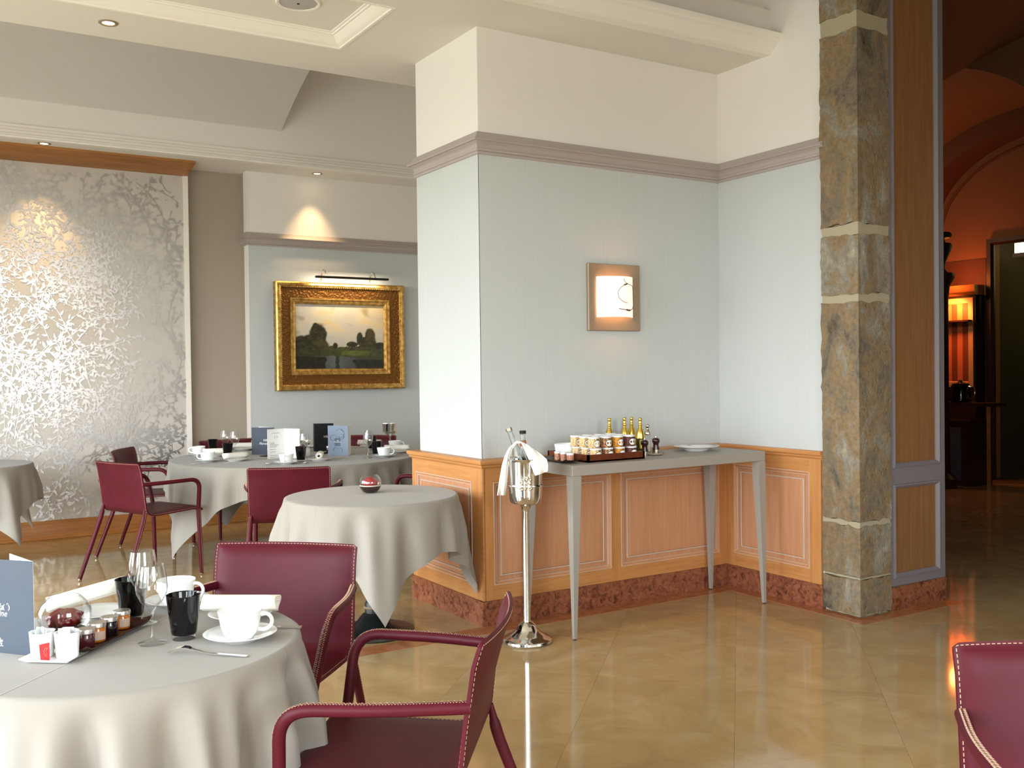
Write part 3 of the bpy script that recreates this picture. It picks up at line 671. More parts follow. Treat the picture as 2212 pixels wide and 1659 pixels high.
# painting with its gilt frame and picture light
pt = thing('framed_painting', 'landscape painting in a heavy gilt ornamental frame on the back wall', 'painting', (3.545, 8.85, 1.205))
X0, X1, Z0, Z1 = -.652, .652, 0, 1.018
FP = lambda a, z, o: Vector((a, -o, z))
MB().frame(X0, Z0, X1, Z1, [(0, 0), (0, .075), (.012, .088), (.030, .092), (.044, .086), (.052, .07), (.052, 0)], FP).build('outer_moulding', m_gold, pt, 25)
MB().frame(X0+.052, Z0+.052, X1-.052, Z1-.052, [(0, 0), (0, .066), (.012, .060), (.05, .048), (.085, .044), (.095, .044), (.095, 0)], FP).build('ornament_cove', m_goldorn, pt, 25)
MB().frame(X0+.147, Z0+.147, X1-.147, Z1-.147, [(0, 0), (0, .052), (.014, .054), (.018, .044), (.030, .042), (.034, .046), (.048, .040), (.056, .024), (.056, 0)], FP).build('inner_moulding', m_gold, pt, 25)
bd = MB()
for k in range(64):
    a = X0+.05+(X1-X0-.1)*k/63
    for z in (Z0+.047, Z1-.047): bd.lathe([(0, -.009), (.008, 0), (0, .009)], 5, (a, -.082, z))
for k in range(48):
    z = Z0+.06+(Z1-Z0-.12)*k/47
    for a in (X0+.047, X1-.047): bd.lathe([(0, -.009), (.008, 0), (0, .009)], 5, (a, -.082, z))
bd.build('bead_row', m_gold, pt, 180, kind='stuff')
# canvas: painted pond with trees under an evening sky
nx, nz = 150, 104; me = bpy.data.meshes.new('canvas'); vs = []; fs = []
CX0, CX1, CZ0, CZ1 = X0+.200, X1-.200, Z0+.200, Z1-.200
for j in range(nz+1):
    for i in range(nx+1): vs.append((CX0+(CX1-CX0)*i/nx, -.020, CZ0+(CZ1-CZ0)*j/nz))
for j in range(nz):
    for i in range(nx): q = j*(nx+1)+i; fs.append((q, q+1, q+nx+2, q+nx+1))
me.from_pydata(vs, [], fs); col = me.color_attributes.new('Col', 'FLOAT_COLOR', 'POINT')
def mixc(a, b, t): t = max(0, min(1, t)); return tuple(x+(y-x)*t for x, y in zip(a, b))
def px(uu, v):
    n1 = noise.fractal(Vector((uu*4, v*6, 1.3)), 1, 2, 4); n2 = noise.noise(Vector((uu*22, v*22, 4))); n3 = noise.noise(Vector((uu*60, v*40, 9)))
    sky = mixc((180, 176, 168), (206, 192, 164), .5+.6*n1+.3*(v-.5))
    sky = mixc(sky, (208, 168, 96), max(0, uu-.5)*1.4*max(0, v-.6)*2+max(0, n1-.35))
    sky = mixc(sky, (140, 120, 84), max(0, noise.noise(Vector((uu*7, v*8, 22)))-.32)*1.6)
    c = sky; edge = .02*n2+.012*n3
    def blob(cx, cz, rx, rz, colr, soft=.18):
        nonlocal c
        q = 1-math.hypot((uu-cx)/rx, (v-cz)/rz)+edge*4
        c = mixc(c, colr, q/soft)
    if v < .36+.02*math.sin(uu*9)+edge: c = mixc((46, 48, 26), (88, 92, 40), .4+.8*n2)
    for cx, cz, rx, rz, k in [(.63, .38, .07, .05, 0), (.44, .36, .03, .05, 0), (.8, .42, .12, .09, 0), (.95, .36, .08, .06, 0), (.72, .47, .04, .11, 0), (.84, .50, .065, .15, 1), (.06, .36, .09, .17, 0), (.25, .53, .105, .17, 0), (.225, .62, .05, .10, 0), (.17, .40, .12, .15, 0), (.27, .32, .11, .17, 2), (.14, .25, .16, .16, 0)]:
        blob(cx, cz, rx, rz, [(40, 40, 24), (72, 62, 36), (66, 66, 30)][k] if n2 < .1 else (56, 54, 30))
    if v < .30: c = mixc(c, (60, 62, 30), .55+.4*n2)
    if .21 < v < .28 and uu > .5: c = mixc(c, (96, 102, 44), max(0, .3-abs(uu-.64))*3+.4*n2)
    bank = .20-.13*max(0, uu-.45)+.01*n2
    if v < bank:
        c = mixc((92, 96, 98), (52, 54, 50), abs(uu-.45)*3.2+.25*n3+max(0, .06-v)*3)
        if abs(uu-.46) < .02+.01*n2: c = (46, 46, 34)
    if v < .2-.05*uu and uu < .33+.03*n2: c = mixc((40, 40, 22), (22, 22, 16), .5+n2)
    if v < .14 and uu > .68-.8*(v-.0)*.4+.03*n2: c = mixc((24, 26, 18), (38, 40, 24), .5+n2)
    return c
for q, (x, y, z) in enumerate(vs):
    c = px((x-CX0)/(CX1-CX0), (z-CZ0)/(CZ1-CZ0)); col.data[q].color = rgb(*[max(4, min(250, k)) for k in c])
me.materials.append(m_print); cv = bpy.data.objects.new('canvas', me); C.objects.link(cv); cv.parent = pt
plt = thing('picture_light', 'slim dark picture light on two curved arms above the gilt frame', 'lamp', (3.60, 8.85, 2.222))
MB().box(-.36, -.20, .035, .38, -.165, .055, .004).build('lamp_bar', m_black, plt)
for a in (-.24, .26): MB().tube([(a, 0, .02), (a+.005, -.02, .09), (a, -.07, .125), (a-.005, -.13, .105), (a-.01, -.172, .055)], .006, 8).build('arm', m_chrome, plt, 60)
lamp('picture_lamp', 'AREA', (3.60, 8.668, 2.25), 2.0, rgb(255, 232, 198)[:3], shape='RECTANGLE', size=.7, size_y=.03, aim=(3.6, 8.80, 2.0))

# ------------------------------------------------------------------ armchairs
HW = .250
def seatline(t):   # (y, z) along the leather from the front edge of the seat to the top of the back
    P = [(.198, .442), (.191, .455), (.165, .461), (.08, .458), (-.05, .452), (-.165, .449), (-.200, .453), (-.222, .468), (-.233, .495), (-.240, .53), (-.262, .62), (-.285, .70), (-.303, .765), (-.315, .800)]
    D = [0]
    for a, b in zip(P[:-1], P[1:]): D.append(D[-1]+math.dist(a, b))
    s = t*D[-1]
    for i in range(len(P)-1):
        if s <= D[i+1]+1e-9:
            k = (s-D[i])/(D[i+1]-D[i]); return tuple(a+(b-a)*k for a, b in zip(P[i], P[i+1]))
    return P[-1]
TS = .575   # where the seat turns into the back
def leatherpt(x, t, side, t0, t1):
    y, z = seatline(t); e = .004; a = seatline(max(0, t-e)); b = seatline(min(1, t+e)); ty, tz = b[0]-a[0], b[1]-a[1]; l = math.hypot(ty, tz)
    ny, nz = (tz/l, -ty/l)            # towards the sitter
    ln = .93
    de = min(HW-abs(x), (1-t)*ln if t1 > .9 else 9, t*ln if t0 < .1 else 9)
    puff = .012*(1-(1-min(1, max(0, de-.012)/.045))**2)
    o = (.004+puff) if side > 0 else -.004
    cr = .030*(abs(x)/HW)**2*max(0, min(1, (t-.62)/.3))    # the back curves round the sitter
    return Vector((x, y+ny*o+cr, z+nz*o))
def leather(t0, t1, nt):
    mb = MB(); nx = 20; xs = [-HW+.0, -HW+.010, -HW+.018]+[-HW+.03+(2*HW-.06)*i/(nx-6) for i in range(nx-5)]+[HW-.018, HW-.010, HW]
    ts = [t0+(t1-t0)*i/nt for i in range(nt+1)]
    if t0 < .1: ts = sorted(set(ts+[.011, .02, .03]))
    if t1 > .9: ts = sorted(set(ts+[.989, .98, .97]))
    n = len(xs); base = {}
    for s in (1, -1):
        base[s] = len(mb.v)
        for t in ts:
            for x in xs:
                rr = .014; xx = x
                if t1 > .9 and (1-t)*.93 < rr:   # round top corners
                    q = rr-(1-t)*.93; xx = max(-HW+rr-math.sqrt(max(0, rr*rr-q*q)), min(HW-rr+math.sqrt(max(0, rr*rr-q*q)), x))
                mb.v.append(tuple(leatherpt(xx, t, s, t0, t1)))
    m_ = len(ts)
    for s in (1, -1):
        for j in range(m_-1):
            for i in range(n-1):
                q = base[s]+j*n+i; mb.f.append((q, q+1, q+n+1, q+n))
    for j in range(m_-1):
        for i in (0, n-1): a, c = base[1]+j*n+i, base[-1]+j*n+i; mb.f.append((a, a+n, c+n, c))
    for j in (0, m_-1):
        for i in range(n-1): a, c = base[1]+j*n+i, base[-1]+j*n+i; mb.f.append((a, a+1, c+1, c))
    return mb
def dashes(pts, ln=.0070, gap=.0045, rr=.0010):
    mb = MB(); D = [0]
    for a, b in zip(pts[:-1], pts[1:]): D.append(D[-1]+(b-a).length)
    def at(s):
        for i in range(len(pts)-1):
            if s <= D[i+1]+1e-9: k = (s-D[i])/max(1e-9, D[i+1]-D[i]); return pts[i].lerp(pts[i+1], k)
        return pts[-1]
    s = 0
    while s+ln < D[-1]: mb.tube([at(s), at(s+ln)], rr, 4, True); s += ln+gap
    return mb
def stitchline(t0, t1):
    out = []
    for side in (1, -1):
        off = .0015 if side > 0 else -.0015
        def pt(x, t):
            p = leatherpt(x, t, side, t0, t1); y, z = seatline(t); a = seatline(max(0, t-.004)); b_ = seatline(min(1, t+.004)); l = math.hypot(b_[0]-a[0], b_[1]-a[1])
            return p+Vector((0, (b_[1]-a[1])/l*off*.3, -(b_[0]-a[0])/l*off*.3))
        e = HW-.0065; a0 = t0+(.008 if t0 < .1 else 0); a1 = t1-(.0075 if t1 > .9 else 0)
        L1 = [pt(-e, a0+(a1-a0)*i/30) for i in range(31)]; L2 = [pt(e, a1-(a1-a0)*i/30) for i in range(31)]
        top = [pt(-e+2*e*i/24, a1) for i in range(25)] if t1 > .9 else []
        frt = [pt(e-2*e*i/24, a0) for i in range(25)] if t0 < .1 else []
        if t1 > .9: out.append(L1+top+L2)
        else: out.append(L2+frt+L1)
    mb = MB()
    for q in out: k = dashes(q); mb.add(k.v, k.f)
    return mb
def fillet(pts, rad, n=6):
    P = [Vector(p) for p in pts]; out = [P[0]]
    for a, b, c in zip(P[:-2], P[1:-1], P[2:]):
        u_, v_ = (a-b).normalized(), (c-b).normalized(); rr = min(rad, (a-b).length*.48, (c-b).length*.48)
        p0, p1 = b+u_*rr, b+v_*rr
        for i in range(n+1):
            t = i/n; out.append(p0*(1-t)**2+b*2*t*(1-t)+p1*t*t)
    out.append(P[-1]); return out
def resample(pts, step):
    out = [pts[0]]; acc = 0
    for a, b in zip(pts[:-1], pts[1:]):
        l = (b-a).length; s = step-acc
        while s <= l: out.append(a.lerp(b, s/l)); s += step
        acc = (acc+l) % step if l else acc
    return out
def make_chair(label, loc, rz):
    t = thing('armchair', label, 'chair', loc, rz, 'burgundy leather armchairs')
    s = leather(0, TS, 14).build('seat', m_leather, t, 60); stitchline(0, TS).build('stitching', m_stitch, s, kind='stuff')
    k = leather(TS, 1, 16).build('backrest', m_leather, t, 60); stitchline(TS, 1).build('stitching', m_stitch, k, kind='stuff')
    for sx in (-1, 1):
        x = sx*.262
        for pts in ([(sx*.256, .160, .455), (sx*.263, .174, .014)], [(sx*.232, -.236, .505), (sx*.238, -.250, .43), (sx*.258, -.405, .014)]):
            q = fillet(pts, .08) if len(pts) > 2 else [Vector(p) for p in pts]
            l = MB().tube(q, ([.007, .011, .0145] if len(q) > 3 else [.0155])+[.0155]*(len(q)-(4 if len(q) > 3 else 2))+[.0130], 12).build('leg', m_leather, t, 60)
            e = q[-1]; MB().lathe([(0, -.014), (.009, -.014), (.0125, -.009), (.0125, .006), (0, .006)], 12, e).build('foot_cap', m_chrome, l, 40)
            rs = resample([v for v in q], .010); dashes([v+Vector((sx*.0150, 0, 0)) for v in q], .006, .005, .0011).build('stitching', m_stitch, l, kind='stuff')
        arm = fillet([(sx*.256, .160, .45), (sx*.300, .142, .665), (sx*.284, -.08, .663), (sx*.2405, -.258, .660)], .075, 8)
        a = MB().tube(arm, .0145, 12).build('armrest', m_leather, t, 60)
        rs = resample(arm, .0065); mb = MB()
        for ph in (0, 1):
            zz = []
            for i, p in enumerate(rs):
                a_ = rs[max(0, i-1)]; b_ = rs[min(len(rs)-1, i+1)]; T = (b_-a_).normalized(); lat = Vector((1, 0, 0)); up_ = lat.cross(T)
                up_ = up_ if (up_.z > 0.05 or (abs(up_.z) <= .05 and up_.y > 0)) else -up_
                o = .0062*(1 if (i+ph) % 2 else -1)
                zz.append(p+lat*o+up_*(math.sqrt(.0152**2-o*o)))
            mb.tube(zz, .0011, 3, False)
        mb.build('stitching', m_stitch, a, kind='stuff')
    return t
def chair_at(mx, my, ang, off=.315): 
    a = R(ang); return (mx+math.cos(a)*off, my+math.sin(a)*off, 0), a-R(90)
spots = [
 ('armchair seen from the side at the near table, its back towards the wine bucket', 1.198, 1.957, 141.6),
 ('burgundy armchair facing the camera between the near table and the small bare table', 1.096, 3.218, -130.8),
 ('burgundy leather armchair cut off by the bottom right corner of the photo', 2.052, 1.105, -126.9),
 ('armchair with its back to the camera at the big table behind the small bare table', 1.945, 5.716, 66),
 ('bright red-lit armchair seen from behind at the left end of the big table', 1.128, 6.81, 23),
 ('dark-looking armchair half hidden by the red-lit one, beside the silver leaf wall', 1.376, 8.01, -29),
 ('armchair at the far side of the big table in front of the grey recess', 2.335, 8.52, -82),
 ('armchair with purple sheen at the far side of the big table under the painting', 3.56, 8.17, -133),
 ('armchair of which only one armrest shows beside the oak pillar wainscot', 3.33, 5.86, 127),
]
L0, A0 = chair_at(*spots[0][1:]); ch0 = make_chair(spots[0][0], L0, A0)
for lb, x, y, an in spots[1:]:
    l, a = chair_at(x, y, an); dup(ch0, l, a, lb)

# ------------------------------------------------------------------ tables with cloths
ZT = .73
def cloth_mesh(Rr, a, rot, seed, zt=ZT, nphi=240, nr=26, clamp=None, amp=.03, flare=.07, nf=11):
    rnd = random.Random(seed); p1, p2, p3 = [rnd.uniform(0, 6.28) for _ in range(3)]; vs = []; fs = []
    vs.append((0, 0, zt)); rings = [Rr*k/5 for k in range(1, 5)]+[Rr-.014]; 
    def pos(phi, l, rr=None):
        return (rr*math.cos(phi), rr*math.sin(phi), zt)
    def edge(phi):
        q = (phi-rot) % (math.pi/2); return a/max(math.cos(q), math.sin(q))-Rr
    allr = []
    for rr in rings:
        allr.append(len(vs)); vs += [pos(2*math.pi*i/nphi, 0, rr) for i in range(nphi)]
    for k in range(nr+1):
        t = (k/nr)**1.15; allr.append(len(vs))
        for i in range(nphi):
            phi = 2*math.pi*i/nphi; Ld = min(edge(phi), zt-.03+.02); l = t*max(.02, Ld)
            q = ((phi-rot) % (math.pi/2))-math.pi/4      # 0 in the middle of a corner
            cosn = math.cos(q*4)                         # -1 .. 1, largest at a corner
            w1 = math.sin(nf*phi+p1+.7*math.sin(2*phi+p3)); w2 = math.sin((nf*2-5)*phi+p2); am = .65+.5*math.sin(3*phi+p2)*math.sin(phi*2+p3); w1 = math.sin(nf*phi+p1+.9*math.sin(2*phi+p3)+.5*math.sin(5*phi+p2)); f = am*(w1*.75+.30*math.sin(2*(nf*phi+p1+.9*math.sin(2*phi+p3))+1.2)+.25*w2)
            f = math.copysign(abs(f)**1.0, f)
            grow = min(1, l/.20)**1.1; corner = math.exp(-(q/.16)**2)
            out = flare*l+amp*f*grow+(.06*corner-.04*math.exp(-((abs(q)-.30)/.14)**2))*min(1, l/.55)**1.3
            br = .014; 
            if l < br*1.5: ang = l/br; rad = Rr-br+br*math.sin(ang); z = zt-br+br*math.cos(ang)
            else: rad = Rr-br+br*math.sin(1.5)+out*min(1, (l-br*1.5)/.05); z = zt-br+br*math.cos(1.5)-(l-br*1.5)*(1-.03*grow)
            x, y = rad*math.cos(phi), rad*math.sin(phi)
            if clamp: x, y = clamp(x, y, z, l)
            vs.append((x, y, max(z, .02)))
    n = nphi
    for i in range(n): fs.append((0, allr[0]+i, allr[0]+(i+1) % n))
    for r0, r1 in zip(allr[:-1], allr[1:]):
        for i in range(n): fs.append((r0+i, r1+i, r1+(i+1) % n, r0+(i+1) % n))
    mb = MB(); mb.v = vs; mb.f = fs; return mb
def linen_mat(name, base, cx, cy, rot):
    """linen with ironed fold lines in the cloth's own directions"""
    M = mat(name, base, 0.85, spec=0.2, sheen=0.15); mp = N(M, 'ShaderNodeMapping'); tc = N(M, 'ShaderNodeTexCoord'); L(M, tc.outputs['Object'], mp.inputs['Vector'])
    mp.inputs['Rotation'].default_value = (0, 0, -rot); sp_ = N(M, 'ShaderNodeSeparateXYZ'); L(M, mp.outputs[0], sp_.inputs[0]); tot = None
    for ax, offs in (('X', (.0,)), ('Y', (.02,))):
        for of in offs:
            a = N(M, 'ShaderNodeMath'); a.operation = 'ADD'; a.inputs[1].default_value = -of; L(M, sp_.outputs[ax], a.inputs[0])
            b = N(M, 'ShaderNodeMath'); b.operation = 'ABSOLUTE'; L(M, a.outputs[0], b.inputs[0])
            c = N(M, 'ShaderNodeMapRange'); c.inputs['From Min'].default_value = 0; c.inputs['From Max'].default_value = .004; c.inputs['To Min'].default_value = 1; c.inputs['To Max'].default_value = 0; L(M, b.outputs[0], c.inputs['Value'])
            if tot is None: tot = c.outputs[0]
            else:
                e = N(M, 'ShaderNodeMath'); e.operation = 'ADD'; L(M, tot, e.inputs[0]); L(M, c.outputs[0], e.inputs[1]); tot = e.outputs[0]
    nz = ntex(M, coords(M, (260, 260, 260)), 1.0, 2); e = N(M, 'ShaderNodeMath'); e.operation = 'MULTIPLY_ADD'; e.inputs[1].default_value = .12; L(M, nz, e.inputs[0]); L(M, tot, e.inputs[2])
    bump(M, e.outputs[0], .55, .002); return M
def table(label, clabel, cx, cy, Rr, a, rot, seed, clamp=None, **kw):
    t = thing('round_table', label, 'table', (cx, cy, 0))
    MB().lathe([(0, ZT-.03), (Rr-.03, ZT-.03), (Rr-.018, ZT-.02), (Rr-.018, ZT-.008), (Rr-.03, ZT-.004), (0, ZT-.004)], 48).build('tabletop', m_darkwood, t, 40)
    MB().lathe([(.032, .10), (.045, .11), (.045, .16), (.032, .18), (.032, ZT-.06), (.12, ZT-.03), (0, ZT-.03)], 24).build('pedestal', m_darkmetal, t, 40)
    MB().lathe([(0, .0), (.205, .0), (.215, .008), (.21, .02), (.10, .05), (.06, .10), (.03, .115), (0, .115)], 36).build('base', m_darkmetal, t, 50)
    MB().lathe([(.046, .13), (.054, .137), (.046, .145)], 24).build('ring', m_brass, t, 60)
    lm = linen_mat('ironed_linen', rgb(150, 144, 136), cx, cy, rot)
    c = cloth_mesh(Rr, a, rot, seed, clamp=(lambda x, y, z, l: clamp(x+cx, y+cy, z, l, cx, cy)) if clamp else None, **kw).build('tablecloth', lm, None, 180)
    c.location = (cx, cy, 0); tag(c, clabel, 'tablecloth', 'beige linen tablecloths')
    return t
table('near round table set for breakfast, hidden under its beige cloth', 'beige linen cloth on the near breakfast table at the bottom left', .435, 2.505, .422, .86, R(47), 3, amp=.056, nf=14)
def cl_mid(x, y, z, l, cx, cy):
    if y > 4.47: x = min(x, 2.583)
    return x-cx, y-cy
table('small round table on a black iron pedestal beside the oak pillar', 'beige linen cloth on the small table that carries only a candle bowl', 2.06, 4.73, .455, .735, R(-108-45), 8, clamp=cl_mid, amp=.054, nf=13)
table('big round table laid for breakfast in front of the painting', 'beige linen cloth on the big table before the painting, its corners hanging low', 2.56, 7.3, .95, 1.16, R(-164-45), 21, amp=.056, nf=22)
table('round table cut off by the left edge of the photo', 'beige linen cloth at the left edge of the photo beside the silver leaf wall', .33, 8.12, .46, .74, R(-12), 31, amp=.054, nf=12)

# ------------------------------------------------------------------ console table
ct = thing('console_table', 'taupe lacquered console table with tapered legs against the oak wainscot', 'table', (3.53, 4.242, 0))
TX, TY = .685, .230; ZC = .888
MB().box(-TX, -TY, ZC-.055, TX, TY, ZC, .002).build('top', m_console, ct)
for sx in (-1, 1):
    for sy in (-1, 1):
        mb = MB(); cx, cy = sx*TX, sy*TY; vs = []
        for wd, z in ((.055, ZC-.055), (.018, .006)):
            vs += [(cx, cy, z), (cx-sx*wd, cy, z), (cx-sx*wd, cy-sy*wd, z), (cx, cy-sy*wd, z)]
        mb.add(vs, [(0, 1, 2, 3), (4, 5, 6, 7), (0, 1, 5, 4), (1, 2, 6, 5), (2, 3, 7, 6), (3, 0, 4, 7)])
        l = mb.build('leg', m_console, ct); MB().box(cx-sx*.003, cy-sy*.003, 0, cx-sx*.015, cy-sy*.015, .006).build('glide', m_black, l)

# ------------------------------------------------------------------ wine bucket on its stand
BX, BY = 2.640, 4.135
ws_ = thing('bucket_stand', 'polished silver wine bucket stand with domed round foot beside the console table', 'stand', (BX, BY, 0))
MB().lathe([(0, .004), (.120, .004), (.124, 0), (.128, .006), (.126, .016), (.112, .026), (.098, .030), (.088, .038), (.066, .052), (.052, .070), (.046, .086), (.036, .094), (.022, .104), (0, .104)], 40).build('foot', m_silver, ws_, 35)
MB().lathe([(.018, .09), (.0175, .66), (.022, .675), (.030, .690), (.038, .699), (.012, .702), (0, .702)], 24).build('pole', m_silver, ws_, 35)
MB().lathe([(0, .699), (.058, .700), (.074, .706), (.0815, .720), (.0835, .745), (.0868, .788), (.0905, .790), (.0915, .794), (.0905, .798), (.0862, .798), (.0850, .790), (.0815, .745), (.072, .709), (0, .706)], 40).build('holder_cup', m_silver, ws_, 35)
bk = thing('wine_bucket', 'polished silver wine bucket with a grape relief, holding two bottles', 'bucket', (BX, BY, .714))
MB().lathe([(0, 0), (.060, .0), (.073, .008), (.0795, .03), (.0845, .08), (.0895, .20), (.093, .210), (.0955, .213), (.093, .216), (.087, .209), (.077, .03), (.058, .008), (0, .006)], 40).build('body', m_silver, bk, 35)
mb = MB(); rnd = random.Random(4)
for i in range(26):
    a = R(238)+rnd.uniform(-.34, .34); z = .10+rnd.uniform(-.035, .035)-.0*abs(a)
    rr = rnd.uniform(.005, .009); c = (.0875*math.cos(a), .087*math.sin(a), z-.02*abs(a-R(238))); mb.lathe([(0, -rr), (rr*.8, -rr*.6), (rr, 0), (rr*.8, rr*.6), (0, rr)], 7, c)
mb.build('grape_relief', m_silverdull, bk, 180)
def bottle(label, loc, tilt, prof, m, extra=None):
    t = thing('water_bottle', label, 'bottle', loc); from mathutils import Quaternion; t.rotation_euler = Quaternion(Vector((0, 0, 1)).cross(-Vector((CAM_R.x, CAM_R.y, 0))), tilt).to_euler()
    MB().lathe(prof, 20).build('glass', m, t, 50); return t
bprof = [(a, b*1.16) for a, b in [(0, .0), (.030, 0), (.034, .006), (.034, .15), (.030, .175), (.016, .205), (.013, .27), (.0125, .275), (.016, .276), (.016, .290), (.012, .291), (.0105, .27), (.0135, .205), (.028, .172), (.0315, .15), (.0315, .01), (0, .006)]]
m_clearthin = mat('pale_bottle_glass', (.93, .96, .95, 1), 0.02, trans=1.0, ior=1.3)
b1 = bottle('clear glass bottle leaning to the left in the wine bucket', (BX+.026, BY-.022, .765), R(20), bprof, m_clearthin)
MB().lathe([(.0165, .323), (.0172, .327), (.0172, .339), (0, .340)], 16).build('cap', m_silverdull, b1, 40)
b2 = bottle('clear glass bottle with an orange neck band standing at the back of the wine bucket', (BX+.020, BY+.040, .728), R(1), bprof, m_clearthin)
MB().lathe([(.0160, .262), (.0178, .260), (.0165, .288), (.0152, .288)], 16).build('neck_band', mat('orange_band', rgb(176, 104, 66), 0.6), b2, 40)
MB().lathe([(.0165, .323), (.0172, .327), (.0172, .339), (0, .340)], 16).build('cap', m_black, b2, 40)
# folded napkin over the rim
tw = MB(); W2 = .03
def ribbon(mid, dirs, widths, nseg=9, th=.003):
    P = [Vector(p) for p in mid]; vs = []; k = nseg+1
    for (p, dd, wd, j) in zip(P, dirs, widths, range(len(P))):
        dd = Vector(dd).normalized()
        for i in range(k):
            q = (i/nseg-.5); nn = Vector((-.6, -.8, 0)); vs.append(p+dd*wd*2*q+nn*(.006*math.sin(q*9+j*.5)))
    fs = [(j*k+i, j*k+i+1, (j+1)*k+i+1, (j+1)*k+i) for j in range(len(P)-1) for i in range(nseg)]
    tw.add(vs, fs)
ux, uy = CAM_R.x, CAM_R.y       # across the bucket as seen in the photo
cxv = Vector((.855, -.52, 0)).normalized(); fr = Vector((-.52, -.855, 0)).normalized()
pp = lambda s, f, z: Vector((BX, BY, 0))+cxv*s+fr*f+Vector((0, 0, z))
ribbon([pp(-.121, .030, .748), pp(-.110, .034, .83), pp(-.100, .036, .90), pp(-.090, .036, .945), pp(-.072, .034, .985), pp(-.050, .030, 1.008)], [cxv]*6, [.021, .019, .016, .012, .009, .008])
ribbon([pp(-.050, .030, 1.008), pp(-.022, .030, 1.014), pp(.010, .030, 1.0), pp(.036, .045, .968), pp(.060, .084, .934), pp(.070, .100, .900), pp(.078, .104, .862)], [cxv, cxv+Vector((0, 0, -.3)), cxv+Vector((0, 0, -.5)), cxv+Vector((0, 0, -.3)), cxv+Vector((0, 0, -.05)), cxv+Vector((0, 0, .15)), cxv+Vector((0, 0, .35))], [.008, .020, .034, .042, .046, .042, .034])
two = tw.build('napkin', m_white_linen, None, 180); sol = two.modifiers.new('thickness', 'SOLIDIFY'); sol.thickness = .004; sol.offset = 0
for v in two.data.vertices: v.co -= Vector((BX, BY, .9))
two.location = (BX, BY, .9); tag(two, 'white linen napkin draped over the rim of the silver wine bucket', 'napkin')

# ------------------------------------------------------------------ tableware builders (first of each kind is built, the rest are copies)
PROTO = {}
def place(kind, make, label, x, y, rz=0.0, z=ZT, group=None):
    if kind not in PROTO: PROTO[kind] = make(label, (x, y, z), rz); o = PROTO[kind]
    else: o = dup(PROTO[kind], (x, y, z), rz, label)
    if group: o['group'] = group
    return o
def mk_cup(lb, loc, rz):
    t = thing('coffee_cup', lb, 'cup', loc, rz)
    MB().lathe([(0, .004), (.026, .004), (.027, 0), (.031, 0), (.033, .004), (.040, .013), (.0465, .033), (.0515, .060), (.053, .0665), (.052, .068), (.0505, .0665), (.0485, .054), (.044, .033), (.037, .014), (.025, .009), (0, .008)], 36).build('body', m_porcelain, t, 60)
    a = [(.046, 0, .056), (.060, 0, .059), (.073, 0, .052), (.078, 0, .039), (.073, 0, .026), (.060, 0, .018), (.043, 0, .020)]
    MB().tube(fillet(a, .012, 3), .0048, 10, flat=1.0).build('handle', m_porcelain, t, 70); return t
def mk_saucer(lb, loc, rz):
    t = MB().lathe([(0, .003), (.034, .003), (.036, 0), (.042, 0), (.046, .005), (.070, .012), (.086, .019), (.0875, .0205), (.086, .0215), (.068, .0145), (.046, .008), (.040, .0065), (.030, .0055), (0, .0055)], 44).build('saucer', m_porcelain, None, 60)
    t.location = loc; tag(t, lb, 'saucer'); return t
def mk_plate(lb, loc, rz):
    t = MB().lathe([(0, .003), (.045, .003), (.048, 0), (.053, 0), (.056, .004), (.066, .010), (.082, .015), (.0835, .0165), (.082, .0175), (.064, .0125), (.052, .007), (0, .006)], 44).build('side_plate', m_porcelain, None, 60)
    t.location = loc; tag(t, lb, 'plate'); return t
def mk_tumbler(lb, loc, rz):
    t = thing('tumbler', lb, 'tumbler', loc, rz)
    MB().lathe([(0, .0135), (.0285, .0135), (.0305, .018), (.0405, .106), (.0415, .109), (.0400, .1095), (.0385, .106), (.029, .022), (0, .020)], 32).build('body', m_blackglass, t, 50)
    MB().lathe([(0, 0), (.027, 0), (.0295, .003), (.0300, .013), (0, .013)], 32).build('clear_base', m_glass, t, 50); return t
def mk_glass(lb, loc, rz):
    t = thing('wine_glass', lb, 'glass', loc, rz)
    MB().lathe([(0, .002), (.033, .001), (.034, .0025), (.020, .006), (.007, .012), (.0042, .022), (.0038, .06), (.0048, .078), (.012, .088), (.026, .102), (.0355, .122), (.0375, .138), (.035, .160), (.0305, .186), (.0300, .190), (.0292, .190), (.0297, .186), (.0340, .160), (.0364, .138), (.0344, .122), (.025, .1035), (.011, .091), (0, .088)], 36).build('bowl', m_glass, t, 60); return t
def mk_roll(lb, loc, rz):
    t = thing('rolled_napkin', lb, 'napkin', loc, rz)
    b = MB(); 
    def sp(i, j):
        a = 2*math.pi*2.6*i; rr = .009+.0155*i+.0012*math.sin(3*a); s = (j-.5)*.20*(1+.03*math.sin(a*2))
        return (s, rr*math.cos(a), .0265+rr*math.sin(a)*.92)
    b.grid(sp, 64, 6); o = b.build('roll', m_white_linen, t, 180); q = o.modifiers.new('thickness', 'SOLIDIFY'); q.thickness = .0035; q.offset = 0
    return t
def strip3(mb, pts, wds, th):
    vs = []
    for (x, z), w_ in zip(pts, wds):
        for y in (-w_, w_): vs += [(x, y, z+th/2), (x, y, z-th/2)]
    k = len(pts); fs = [(0, 1, 3, 2), (4*k-4, 4*k-2, 4*k-1, 4*k-3)]
    for i in range(k-1):
        a = 4*i; fs += [(a, a+2, a+6, a+4), (a+1, a+5, a+7, a+3), (a, a+4, a+5, a+1), (a+2, a+3, a+7, a+6)]
    mb.add(vs, fs)
